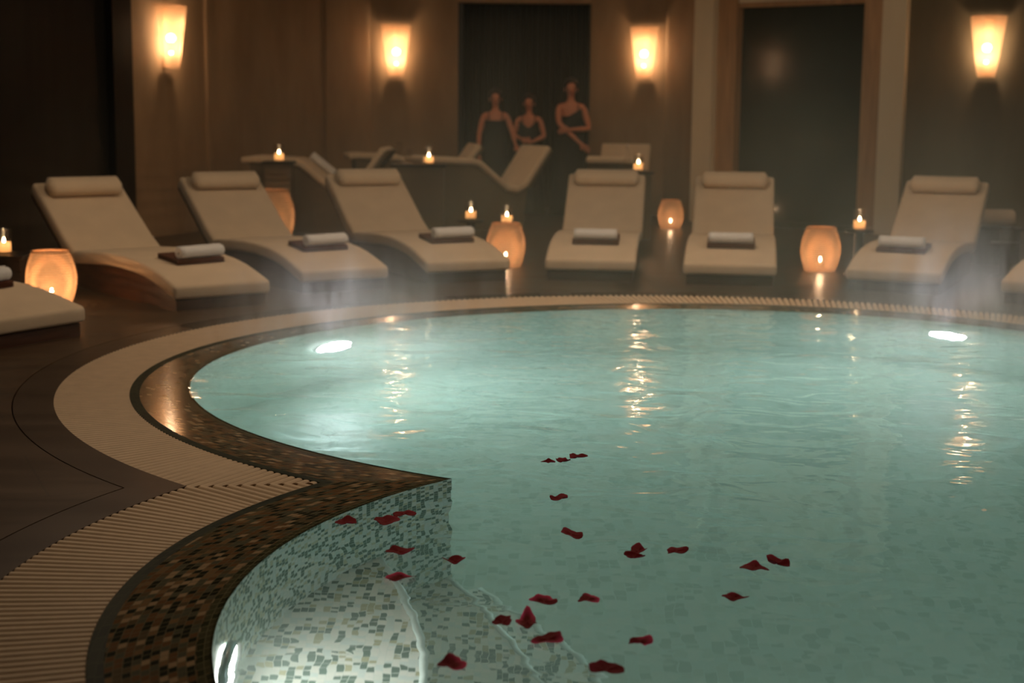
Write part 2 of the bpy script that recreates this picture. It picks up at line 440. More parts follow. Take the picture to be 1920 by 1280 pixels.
def arcs(k, extra=0.0, nm=260, nb=220):
    phL, aL = find_cusp(k, math.radians(185), math.radians(262), extra)
    phR, aR = find_cusp(k, math.radians(-10), math.radians(-85), extra)
    aL = aL % (2 * PI); aR = aR % (2 * PI)
    if aR < aL: aR += 2 * PI
    main = [(phR + (phL - phR) * i / nm) for i in range(nm + 1)]       # right cusp -> far side -> left cusp
    bay = [(aL + (aR - aL) * i / nb) for i in range(nb + 1)]           # left cusp -> near side -> right cusp
    return main, bay
def outline(k, extra=0.0):
    ma, ba = arcs(k, extra)
    return [pm(k, p, extra) for p in ma], [pb(k, p, extra) for p in ba]

def strip(name, Pa, za, Pb, zb, mat, vfun, kind='structure', nv=1):
    """band between two matching polylines with uv in metres (u along, v across)"""
    bm = bmesh.new(); uvl = bm.loops.layers.uv.new('UVMap')
    rows = []; u = 0.0; us = []
    for i in range(len(Pa)):
        if i:
            u += math.hypot(Pb[i][0] - Pb[i - 1][0], Pb[i][1] - Pb[i - 1][1])
        us.append(u)
        a = Vector((*Pa[i], za)); b = Vector((*Pb[i], zb))
        rows.append([bm.verts.new(a.lerp(b, j / nv)) for j in range(nv + 1)])
    for i in range(len(rows) - 1):
        for j in range(nv):
            f = bm.faces.new([rows[i][j], rows[i + 1][j], rows[i + 1][j + 1], rows[i][j + 1]])
            q = [(us[i], vfun(i, j / nv)), (us[i + 1], vfun(i + 1, j / nv)), (us[i + 1], vfun(i + 1, (j + 1) / nv)), (us[i], vfun(i, (j + 1) / nv))]
            for lp, t in zip(f.loops, q): lp[uvl].uv = t
    o = obj(name, bm, mat, recalc=False)
    if kind: o['kind'] = kind
    return o

def resample(P, n):
    d = [0.0]
    for a, b in zip(P, P[1:]): d.append(d[-1] + math.hypot(b[0] - a[0], b[1] - a[1]))
    out = []; j = 0
    for i in range(n):
        t = d[-1] * i / (n - 1)
        while j < len(d) - 2 and d[j + 1] < t: j += 1
        s = (t - d[j]) / max(1e-9, d[j + 1] - d[j]); s = min(1, max(0, s))
        out.append((P[j][0] + (P[j + 1][0] - P[j][0]) * s, P[j][1] + (P[j + 1][1] - P[j][1]) * s))
    return out
def offset_line(P, side, dst):
    out = []
    for i in range(len(P)):
        a = P[max(0, i - 1)]; b = P[min(len(P) - 1, i + 1)]
        dx, dy = b[0] - a[0], b[1] - a[1]; l = math.hypot(dx, dy) or 1
        out.append((P[i][0] - side * dy / l * dst, P[i][1] + side * dx / l * dst))
    return out

WZ = -0.008
Am, Ab = outline('A'); Bm, Bb = outline('B'); Cm_, Cb_ = outline('C')
Dm, Db = outline('D')
n_s = 300
# deck: everything outside the grate
def ring_floor(name, inner, mat, z):
    bm = bmesh.new()
    vi = [bm.verts.new((x, y, z)) for x, y in inner]
    out = [(-9, -3), (-9, 24), (11, 24), (11, -3)]
    n = len(inner); cx, cy = 1.2, 7.5
    ro = []
    for x, y in inner:
        dx, dy = x - cx, y - cy
        t = min((11 - cx) / dx if dx > 1e-6 else ((-9 - cx) / dx if dx < -1e-6 else 1e9), (24 - cy) / dy if dy > 1e-6 else ((-3 - cy) / dy if dy < -1e-6 else 1e9))
        ro.append(bm.verts.new((cx + dx * t, cy + dy * t, z)))
    for i in range(n):
        j = (i + 1) % n
        bm.faces.new([vi[i], vi[j], ro[j], ro[i]])
    for cxx, cyy in out:
        best = sorted(ro, key=lambda v: (v.co.x - cxx) ** 2 + (v.co.y - cyy) ** 2)
        k = min(range(n), key=lambda i: abs((ro[i].co.x - cxx)) * abs((ro[i].co.y - cyy)) * 0 + (abs(ro[i].co.x - cxx) > 1e-3) * (abs(ro[(i + 1) % n].co.x - cxx) > 1e-3) * 1e6 + (ro[i].co.x - cxx) ** 2 + (ro[i].co.y - cyy) ** 2)
        c = bm.verts.new((cxx, cyy, z))
        for i in range(n):
            a, b = ro[i], ro[(i + 1) % n]
            onx = lambda v: abs(v.co.x - cxx) < 1e-3
            ony = lambda v: abs(v.co.y - cyy) < 1e-3
            if (onx(a) and ony(b) and not onx(b)) or (ony(a) and onx(b) and not ony(b)):
                bm.faces.new([a, b, c])
    # a closed slab, so that it has a thickness
    g = bmesh.ops.extrude_face_region(bm, geom=list(bm.faces))
    bmesh.ops.translate(bm, verts=[v for v in g['geom'] if isinstance(v, bmesh.types.BMVert)], vec=(0, 0, -0.25))
    o = obj(name, bm, mat, smooth=False)
    return tag(o, kind='structure')
ring_floor('floor', Dm[:-1] + Db[:-1], M['floor'], 0.0)
for nm, a, b in (('floor_band', Am, Dm), ('floor_band', Ab, Db)):
    Pa, Pb = resample(a, n_s), resample(b, n_s)
    # keep a 6 mm open joint to the deck
    Pb2 = [(q[0] + (p[0] - q[0]) * 0.03, q[1] + (p[1] - q[1]) * 0.03) for p, q in zip(Pa, Pb)]
    bm = bmesh.new()
    ra = [[bm.verts.new((*p, z)) for p in P] for P, z in ((Pa, 0), (Pb2, 0), (Pb2, -0.2), (Pa, -0.2))]
    for q in range(4):
        A_, B_ = ra[q], ra[(q + 1) % 4]
        for i in range(n_s - 1): bm.faces.new([A_[i], A_[i + 1], B_[i + 1], B_[i]])
    for e in (0, n_s - 1): bm.faces.new([r_[e] for r_ in ra])
    tag(obj(nm, bm, M['floor_band'], smooth=False), kind='structure')
# gutter channel below the grate
for a, b in ((Am, Bm), (Ab, Bb)):
    Pa, Pb = resample(a, n_s), resample(b, n_s)
    bm = bmesh.new()
    ra = [[bm.verts.new((*p, z)) for p in P] for P, z in ((Pa, -0.004), (Pa, -0.16), (Pb, -0.16), (Pb, -0.004))]
    for A_, B_ in zip(ra, ra[1:]):
        for i in range(n_s - 1): bm.faces.new([A_[i], A_[i + 1], B_[i + 1], B_[i]])
    tag(obj('gutter_channel', bm, M['channel'], smooth=False), kind='structure')

# coping: three bands of tiles between grate and water
def coping(a, b, side):
    Pa, Pb = resample(a, n_s), resample(b, n_s)
    wd = [math.hypot(p[0] - q[0], p[1] - q[1]) for p, q in zip(Pa, Pb)]
    def at(i, d0, d1):      # d0 metres from the grate, or d1 metres from the water
        t = d0 / wd[i] if d0 is not None else 1 - d1 / wd[i]
        return (Pa[i][0] + (Pb[i][0] - Pa[i][0]) * t, Pa[i][1] + (Pb[i][1] - Pa[i][1]) * t), 0 + (-0.010) * t
    l0 = [at(i, 0, None) for i in range(n_s)]; l1 = [at(i, 0.055, None) for i in range(n_s)]
    l2 = [at(i, None, 0.055) for i in range(n_s)]; l3 = [at(i, None, 0.0) for i in range(n_s)]
    for nm, p, q, mat in (('coping_border', l0, l1, M['coping_dark']), ('coping', l1, l2, M['coping']), ('coping_edge', l2, l3, M['coping_olive'])):
        bm = bmesh.new(); uvl = bm.loops.layers.uv.new('UVMap'); u = 0; pr = None
        R1 = []; R2 = []; R3 = []; R4 = []; us = []
        for i in range(n_s):
            if pr is not None: u += math.hypot(q[i][0][0] - pr[0], q[i][0][1] - pr[1])
            pr = q[i][0]; us.append(u)
            R1.append(bm.verts.new((*p[i][0], p[i][1]))); R2.append(bm.verts.new((*q[i][0], q[i][1])))
            R3.append(bm.verts.new((*q[i][0], q[i][1] - 0.003))); R4.append(bm.verts.new((*p[i][0], p[i][1] - 0.003)))
        for i in range(n_s - 1):
            f = bm.faces.new([R1[i], R1[i + 1], R2[i + 1], R2[i]])
            v = lambda k, t: math.hypot(p[k][0][0] - Pb[k][0], p[k][0][1] - Pb[k][1]) if t == 0 else math.hypot(q[k][0][0] - Pb[k][0], q[k][0][1] - Pb[k][1])
            for lp, t in zip(f.loops, ((us[i], v(i, 0)), (us[i + 1], v(i + 1, 0)), (us[i + 1], v(i + 1, 1)), (us[i], v(i, 1)))): lp[uvl].uv = t
            bm.faces.new([R2[i], R2[i + 1], R3[i + 1], R3[i]]); bm.faces.new([R1[i + 1], R1[i], R4[i], R4[i + 1]]); bm.faces.new([R3[i], R3[i + 1], R4[i + 1], R4[i]])
        tag(obj(nm, bm, mat, smooth=False), kind='structure')
coping(Bm, Cm_, 1); coping(Bb, Cb_, 1)

# pool shell
Pm, Pbay = resample(Cm_, 320), resample(Cb_, 320)
ZF = -1.75
strip('pool_wall', Pm, WZ, Pm, ZF, M['pool_wall_tile'], lambda i, t: (1 - t) * 1.8, nv=2)
strip('pool_wall', Pbay, WZ, Pbay, ZF, M['pool_tile'], lambda i, t: (1 - t) * 1.8, nv=2)
# swap so that the tile columns stand upright on the walls
for o in [o for o in C.objects if o.name.startswith('pool_wall')]:
    for d in o.data.uv_layers['UVMap'].data: d.uv = (d.uv[1], d.uv[0])
oc, ob = outline('C', 0.012)
full = oc[:-1] + ob[:-1]
bm = bmesh.new(); poly_face(bm, full, ZF)
g = bmesh.ops.extrude_face_region(bm, geom=list(bm.faces))
bmesh.ops.translate(bm, verts=[v for v in g['geom'] if isinstance(v, bmesh.types.BMVert)], vec=(0, 0, -0.1))
tag(obj('pool_floor', bm, M['pool_floor'], smooth=False), kind='structure')
oc, ob = outline('C', 0.008)
full = oc[:-1] + ob[:-1]
bm = bmesh.new(); poly_face(bm, full, WZ)
g = bmesh.ops.extrude_face_region(bm, geom=list(bm.faces))
bmesh.ops.translate(bm, verts=[v for v in g['geom'] if isinstance(v, bmesh.types.BMVert)], vec=(0, 0, ZF - WZ - 0.02))
bmesh.ops.triangulate(bm, faces=[f for f in bm.faces if len(f.verts) > 4])
tag(obj('pool_water', bm, M['water'], smooth=False), kind='structure')

# steps curving round inside the bay
wall_ang = [math.radians(a) for a in range(146, 262, 3)]
def step(edge, top, bottom, ext):
    (x1, y1), (x2, y2) = edge[-2], edge[-1]
    P = list(edge) + ext
    bay = [pb('C', a, 0.02) for a in wall_ang if pb('C', a, 0.02)[1] < edge[0][1] + 0.02]
    bay = [p for p in bay if p[1] < edge[0][1]]
    start = pb('C', math.atan2(edge[0][1] - CB[1], edge[0][0] - CB[0]), 0.03)
    poly = P + bay[::-1] + [start]
    bm = bmesh.new(); vs, f = poly_face(bm, poly, top)
    g = bmesh.ops.extrude_face_region(bm, geom=[f])
    bmesh.ops.translate(bm, verts=[v for v in g['geom'] if isinstance(v, bmesh.types.BMVert)], vec=(0, 0, bottom - top))
    bmesh.ops.triangulate(bm, faces=[f for f in bm.faces if len(f.verts) > 4])
    o = tag(obj('pool_step', bm, M['step_tile'], smooth=False), kind='structure')
    # pale edging tiles along the nosing
    Q = resample(P, 60); R = offset_line(Q, -1 if Q[-1][1] < Q[0][1] else 1, 0.028)
    bm = bmesh.new()
    ra = [[bm.verts.new((*p, z)) for p in PP] for PP, z in ((Q, top + 0.003), (R, top + 0.003), (R, top - 0.03), (Q, top - 0.03))]
    for q in range(4):
        A_, B_ = ra[q], ra[(q + 1) % 4]
        for i in range(59): bm.faces.new([A_[i], A_[i + 1], B_[i + 1], B_[i]])
    for e in (0, 59): bm.faces.new([r_[e] for r_ in ra])
    tag(obj('step_edge', bm, M['nosing']), kind='structure')
S1 = [(-0.51, 5.93), (-0.48, 5.84), (-0.421, 5.63), (-0.369, 5.459), (-0.321, 5.246), (-0.288, 5.049), (-0.267, 4.844), (-0.256, 4.664)]
S2 = [(-0.262, 6.262), (-0.213, 6.190), (-0.150, 6.05), (-0.091, 5.920), (-0.046, 5.790), (-0.002, 5.680), (0.033, 5.580), (0.068, 5.470), (0.104, 5.360), (0.139, 5.227)]
S3 = [(-0.11, 6.40), (-0.014, 6.214), (0.056, 6.106), (0.124, 6.010), (0.178, 5.915), (0.230, 5.825), (0.281, 5.713), (0.327, 5.594), (0.362, 5.485)]
def jag(P, amp=0.006):
    return [(x + random.uniform(-amp, amp) * (0 < i < len(P) - 1), y) for i, (x, y) in enumerate(P)]
S1, S2, S3 = [[(0.985 * x, 0.985 * y) for x, y in s_] for s_ in (S1, S2, S3)]
step(S1, -0.734, -1.28, [(-0.25, 4.4), (-0.26, 4.0), (-0.32, 3.5), (-0.28, 2.9)])
step(S2, -1.284, -1.6, [(0.19, 4.9), (0.22, 4.5), (0.23, 4.0), (0.2, 3.4), (0.15, 2.6)])
step(S3, -1.534, ZF, [(0.48, 5.0), (0.52, 4.5), (0.54, 4.0), (0.52, 3.4), (0.48, 2.6)])

# underwater lamps
def pool_lamp(x, y, z, ang, label, lens='lens'):
    t = thing('pool_lamp', label, 'lamp', (x, y, z), ang, 'underwater pool lamps')
    # local +x points into the pool
    bm = lathe([(0.0, 0.0), (0.135, 0.0), (0.135, 0.008), (0.0, 0.016)], 32)
    bmesh.ops.rotate(bm, verts=bm.verts, matrix=Matrix.Rotation(PI / 2, 3, 'Y'))
    obj('lens', bm, M[lens], t)
    bm = lathe([(0.135, -0.01), (0.165, -0.01), (0.165, 0.012), (0.15, 0.02), (0.135, 0.012), (0.135, -0.01)], 32)
    bmesh.ops.rotate(bm, verts=bm.verts, matrix=Matrix.Rotation(PI / 2, 3, 'Y'))
    obj('rim', bm, M['metal'], t)
    return t
def lamp_on_main(x, y, z, label):
    ph = math.atan2(y - CM[1], x - CM[0]); p = pm('C', ph, -0.022)
    pool_lamp(p[0], p[1], z, ph + PI, label)
pool_lamp(*pb('C', math.radians(-50), -0.022), -0.45, math.radians(130), 'white underwater lamp added in the near bay wall, unseen below the frame edge', 'lens_mid')  # added lamp out of view, brightens the bay wall and near water
lamp_on_main(-1.26, 10.47, -0.63, 'round white underwater lamp glowing in the far left wall of the pool')
lamp_on_main(3.13, 11.05, -0.58, 'round white underwater lamp glowing in the far right wall of the pool')
ph = math.atan2(4.50 - CB[1], -0.86 - CB[0]); p = pb('C', ph, -0.022)
pool_lamp(p[0], p[1], -0.45, ph + PI, 'white underwater lamp beside the mosaic steps at the near corner', 'lens_dim')

# ------------------------------------------------------------------ overflow grate
def slat_bm(bm, p, q, hw, zt=0.0, zb=-0.022):
    d = Vector((q[0] - p[0], q[1] - p[1], 0)); l = d.length
    if l < 0.02: return
    d /= l; n = Vector((-d.y, d.x, 0))
    prof = [(-hw, zb), (-hw, zt - 0.006), (-hw * 0.6, zt - 0.001), (0, zt), (hw * 0.6, zt - 0.001), (hw, zt - 0.006), (hw, zb)]
    rings = []
    for e, (pt, s) in enumerate(((p, 1), (q, -1))):
        base = Vector((pt[0], pt[1], 0))
        rings.append([bm.verts.new(base + n * a + Vector((0, 0, z))) for a, z in prof])
        inn = Vector((pt[0], pt[1], 0)) + d * s * -0.0
    a, b = rings
    for i in range(len(prof)):
        j = (i + 1) % len(prof); bm.faces.new([a[i], a[j], b[j], b[i]])
    bm.faces.new(a); bm.faces.new(b[::-1])
def interp(x, tab):
    if x <= tab[0][0]: return tab[0][1]
    for (a, u), (b, v) in zip(tab, tab[1:]):
        if x <= b: return u + (v - u) * (x - a) / (b - a)
    return tab[-1][1]
main_off = [(-40, 0), (0, 8), (20, 25), (52, 24), (72, 10), (92, 2), (140, -6), (191, -9), (205, -6), (216, 0), (224, 12), (240, 16)]
bay_off = [(140, -18), (150, -16), (163, -6), (173, 1), (185, 2), (370, 2), (395, 0)]
def inner_hit(kind, p, ang):
    """walk from the outer edge in direction ang until the inner curve is met"""
    dx, dy = math.cos(ang), math.sin(ang)
    c = CM if kind == 'm' else CB; tab = FM if kind == 'm' else FB
    t = 0.0
    for _ in range(60):
        x, y = p[0] + dx * t, p[1] + dy * t
        a = math.atan2(y - c[1], x - c[0])
        gap = math.hypot(x - c[0], y - c[1]) - rad(tab, 'B', a)
        if gap < 0.003: break
        t += max(0.002, gap * 0.6)
        if t > 1.2: break
    return (p[0] + dx * t, p[1] + dy * t)
CUSPS = [(Am[-1], Bm[-1], 1), (Am[0], Bm[0], -1)]
def slat_dir(kind, ph):
    if kind == 'b':
        if ph < 100: ph += 360
        return math.radians(ph) + PI + math.radians(interp(ph, bay_off))
    if ph > 300: ph -= 360
    return math.radians(ph) + PI + math.radians(interp(ph, main_off))
def grate(kind, label, pitch=0.046, hw=0.0168):
    bm = bmesh.new()
    P = Am if kind == 'm' else Ab
    dl = sum(math.hypot(b[0] - a[0], b[1] - a[1]) for a, b in zip(P, P[1:]))
    n = int(dl / pitch)
    c = CM if kind == 'm' else CB
    pts = resample(P, n)
    # slats continue past the corner along the mitre
    for i, p in enumerate(pts):
        ph = math.degrees(math.atan2(p[1] - c[1], p[0] - c[0])) % 360
        ang = slat_dir(kind, ph)
        q = inner_hit(kind, p, ang)
        keep = True
        # clip against the mitre line of each corner
        for cA, cB, sg in CUSPS:
            if math.hypot(p[0] - cA[0], p[1] - cA[1]) > 1.5: continue
            mx, my = cB[0] - cA[0], cB[1] - cA[1]
            side = lambda pt: ((pt[0] - cA[0]) * my - (pt[1] - cA[1]) * mx) * sg * (1 if kind == 'b' else -1)
            sp, sq = side(p), side(q)
            if sp < 0 and sq < 0: keep = False; break
            if sp < 0 or sq < 0:
                t = sp / (sp - sq); m_ = (p[0] + (q[0] - p[0]) * t, p[1] + (q[1] - p[1]) * t)
                if sp < 0: p = m_
                else: q = m_
        if keep: slat_bm(bm, p, q, hw)
    # slats that start on the mitre
    for cA, cB, sg in CUSPS:
        mx, my = cB[0] - cA[0], cB[1] - cA[1]; ml = math.hypot(mx, my)
        ang = slat_dir(kind, math.degrees(math.atan2(cA[1] - c[1], cA[0] - c[0])) % 360)
        d = (math.cos(ang), math.sin(ang)); md = (mx / ml, my / ml)
        stepm = pitch * 0.92 / max(0.2, abs(md[0] * d[1] - md[1] * d[0]))
        k = 1
        while k * stepm < ml - 0.02:
            p = (cA[0] + md[0] * k * stepm, cA[1] + md[1] * k * stepm)
            q = inner_hit(kind, p, ang)
            if math.hypot(q[0] - p[0], q[1] - p[1]) < 0.9: slat_bm(bm, p, q, hw)
            k += 1
    o = obj('overflow_grate', bm, M['slat'], smooth=False)
    return tag(o, label, 'grate', kind='thing')
grate('m', 'beige slatted overflow grate curving round the main pool')
grate('b', 'beige slatted overflow grate curving round the bay with the steps')

# ------------------------------------------------------------------ room shell
WP = [(-8.9, 14.2), (-5.1, 14.6), (-4.29, 16.59), (-4.16, 16.88), (-3.84, 17.49), (-3.59, 18.25), (-2.46, 20.56), (-1.95, 21.35), (-0.78, 21.79), (1.04, 21.79),
      (2.02, 21.20), (2.41, 20.42), (2.82, 19.86), (4.13, 18.72), (4.59, 18.48), (5.49, 18.02), (6.2, 17.59), (10.9, 15.0)]
HC = 4.2
def wall_seg(name, a, b, z0, z1, mat, th=0.25, out=0.0, kind='structure', uvs=False):
    """upright slab from a to b; its front face lies `out` in front of the line"""
    d = Vector((b[0] - a[0], b[1] - a[1], 0)); l = d.length; d /= l
    n = Vector((d.y, -d.x, 0))          # towards the room (camera side)
    bm = bmesh.new()
    P = [Vector((*a, 0)) + n * out, Vector((*b, 0)) + n * out, Vector((*b, 0)) - n * th, Vector((*a, 0)) - n * th]
    lo = [bm.verts.new(p + Vector((0, 0, z0))) for p in P]; hi = [bm.verts.new(p + Vector((0, 0, z1))) for p in P]
    bm.faces.new(lo[::-1]); bm.faces.new(hi)
    for i in range(4):
        j = (i + 1) % 4; bm.faces.new([lo[i], lo[j], hi[j], hi[i]])
    o = obj(name, bm, mat, smooth=False)
    if kind: o['kind'] = kind
    return o
wall_seg('wall_left', WP[0], WP[1], 0, HC, M['dark_panel'])
wall_seg('wall_left', WP[1], WP[2], 0, HC, M['dark_panel'])
wall_seg('trim_1', WP[2], WP[3], 0, HC, M['black_panel'], out=0.10)
wall_seg('wall_back', WP[3], WP[4], 0, HC, M['wall'])
wall_seg('wall_back', WP[4], WP[5], 0, HC, M['wall'])
wall_seg('wall_back', WP[5], WP[6], 0, HC, M['wall'])
wall_seg('wall_back', WP[6], WP[7], 0, HC, M['wall'])
wall_seg('wall_back', WP[7], WP[8], 0, HC, M['wall'])
wall_seg('wall_back', WP[8], WP[9], 2.86, HC, M['wall'])
wall_seg('wall_back', WP[9], WP[10], 0, HC, M['wall'])
wall_seg('wall_back', WP[10], WP[11], 0, HC, M['wall'])
# the doorway behind the women: a recess with a dark folded curtain
for x in (-0.78, 1.04):
    wall_seg('door_1', (x, 22.7), (x, 21.85), 0, 2.86, M['dark_panel'], th=0.06)
bm = bmesh.new(); pts = []
for i in range(181):
    x = -0.95 + 2.16 * i / 180
    pts.append((x, 22.45 + 0.035 * math.sin(i * 0.9) + 0.015 * math.sin(i * 0.37)))
lo = [bm.verts.new((*p, 0.01)) for p in pts]; hi = [bm.verts.new((*p, 2.9)) for p in pts]
for i in range(180): bm.faces.new([lo[i], lo[i + 1], hi[i + 1], hi[i]])
cu = obj('door_curtain', bm, M['curtain']); tag(cu, 'dark curtain closing the doorway behind the three women', 'curtain')
so = cu.modifiers.new('solidify', 'SOLIDIFY'); so.thickness = 0.006
wall_seg('wall_back', (-1.4, 22.75), (1.6, 22.75), 0, HC, M['dark_panel'])
# glazed door between pale columns
wall_seg('trim_2', WP[11], (2.62, 20.13), 0, HC, M['column'], out=0.14)
wall_seg('trim_3', (2.62, 20.13), WP[12], 0, HC, M['oak'], out=0.06)
wall_seg('trim_4', WP[12], WP[13], 2.76, HC, M['column'], out=0.05)
wall_seg('door_2', WP[12], WP[13], 0.0, 0.08, M['black_panel'], out=0.03)
wall_seg('window_1', WP[12], WP[13], 0.08, 2.70, M['glass_dark'], th=0.04, out=-0.06)
wall_seg('trim_5', WP[12], WP[13], 2.70, 2.76, M['oak'], out=0.03)
wall_seg('trim_6', WP[13], (4.34, 18.61), 0, HC, M['oak'], out=0.06)
wall_seg('trim_7', (4.34, 18.61), WP[14], 0, HC, M['column'], out=0.14)
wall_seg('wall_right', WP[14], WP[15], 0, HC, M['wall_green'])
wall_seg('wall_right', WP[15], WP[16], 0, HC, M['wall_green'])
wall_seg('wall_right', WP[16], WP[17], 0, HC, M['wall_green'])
# narrow upright ribs that divide the plaster into panels
def on_wall(i, t, out=0.0):
    a, b = Vector(WP[i]), Vector(WP[i + 1]); d = (b - a).normalized(); p = a.lerp(b, t); n = Vector((d.y, -d.x))
    return (p + n * out), math.atan2(d.y, d.x)
for k, (i, t) in enumerate([(5, 0.02), (6, 0.0), (8, -0.0)][:2]):
    p, an = on_wall(i, t)
    bm = boxm(-0.03, 0.03, -0.035, 0.05, 0, HC)
    o = obj('trim_%d' % (8 + k), bm, M['wall'], smooth=False); o.location = (p[0], p[1], 0); o.rotation_euler = (0, 0, an); tag(o, kind='structure')
wall_seg('wall_side', (-8.9, -2.9), (-8.9, 14.2), 0, HC, M['dark_panel'])
wall_seg('wall_far_side', (10.9, 15.0), (10.9, -2.9), 0, HC, M['dark_panel'])
wall_seg('wall_front', (10.9, -2.9), (-8.9, -2.9), 0, HC, M['dark_panel'])
bm = boxm(-9, 11, -3, 24, HC, HC + 0.15)
tag(obj('ceiling', bm, M['ceiling'], smooth=False), kind='structure')

# ------------------------------------------------------------------ wall sconces
def make_sconce():
    t = thing('wall_sconce', '', 'wall lamp', (0, 0, 0))
    # origin at the bottom centre against the wall, -y towards the room
    W0, W1, Hh, D0, D1 = 0.095, 0.205, 0.68, 0.14, 0.22
    bm = bmesh.new(); uvl = bm.loops.layers.uv.new('UVMap'); nu, nv = 28, 20; g = []
    for j in range(nv + 1):
        f = j / nv; row = []
        f2 = f if f < 0.45 else f
        wv = W0 + (W1 - W0) * (f ** 0.9); dv = D0 + (D1 - D0) * f
        for i in range(nu + 1):
            a = -PI / 2 * 0.97 + PI * 0.97 * i / nu
            row.append(bm.verts.new((wv * math.sin(a), -0.055 - (dv - 0.02) * math.cos(a), Hh * f)))
        g.append(row)
    for j in range(nv):
        for i in range(nu):
            f = bm.faces.new([g[j][i], g[j][i + 1], g[j + 1][i + 1], g[j + 1][i]])
            for lp, q in zip(f.loops, ((i, j), (i + 1, j), (i + 1, j + 1), (i, j + 1))): lp[uvl].uv = (q[0] / nu, q[1] / nv)
    obj('woven_shade', bm, M['shade'], t, recalc=False)
    for nm, z, wv, dv in (('bottom_plate', 0.0, W0, D0), ('top_plate', Hh, W1, D1)):
        bm = bmesh.new()
        ring = [(wv * math.sin(-PI / 2 + PI * i / 20), -0.03 - dv * math.cos(-PI / 2 + PI * i / 20)) for i in range(21)]
        vs = [bm.verts.new((x * 0.98, y + 0.01, z)) for x, y in ring]; f = bm.faces.new(vs)
        gg = bmesh.ops.extrude_face_region(bm, geom=[f])
        bmesh.ops.translate(bm, verts=[v for v in gg['geom'] if isinstance(v, bmesh.types.BMVert)], vec=(0, 0, 0.008))
        obj(nm, bm, M['wicker_solid'], t, smooth=False)
    obj('back_plate', boxm(-0.05, 0.05, -0.015, 0.0, 0.02, Hh - 0.02), M['wicker_solid'], t, smooth=False)
    for z, r in ((0.33, 0.048), (0.17, 0.022)):
        bm = bmesh.new(); bmesh.ops.create_uvsphere(bm, u_segments=16, v_segments=10, radius=r)
        bmesh.ops.translate(bm, verts=bm.verts, vec=(0, -0.085, z))
        obj('bulb', bm, M['bulb'], t)
    return t
sc0 = make_sconce()
def sconce_light(p, an, z, e):
    n = Vector((math.sin(an), -math.cos(an)))
    light('sconce_light', 'POINT', (p[0] + n.x * 0.11, p[1] + n.y * 0.11, z), e, (1.0, 0.64, 0.36), shadow_soft_size=0.03)
first = True
for (i, tx, lab, tilt) in ((4, -3.80, 'woven tapered wall sconce at the far left, next to the black pilaster', 0), (7, -1.63, 'woven tapered wall sconce left of the doorway with the women', 0),
                     (10, 1.78, 'woven tapered wall sconce right of the doorway with the women', 0), (15, 5.40, 'woven tapered wall sconce on the dark wall right of the glass door', 0)):
    a, b = WP[i], WP[i + 1]
    idx = {4: 3, 7: 7, 10: 9, 15: 14}[i]
    a, b = Vector(WP[idx]), Vector(WP[idx + 1]); t_ = (tx - a.x) / (b.x - a.x); t_ = max(0.05, min(0.95, t_))
    p = a.lerp(b, t_); an = math.atan2(b.y - a.y, b.x - a.x)
    o = sc0 if first else copy_tree(sc0); first = False
    place(o, (p.x, p.y, 1.84), an, lab, 'woven wall sconces')
    sconce_light(p, an, 1.84 + 0.22, 2.2); light('sconce_light', 'POINT', (p[0] + math.sin(an) * 0.11, p[1] - math.cos(an) * 0.11, 1.84 + 0.48), 2.4, (1.0, 0.64, 0.36), shadow_soft_size=0.03)

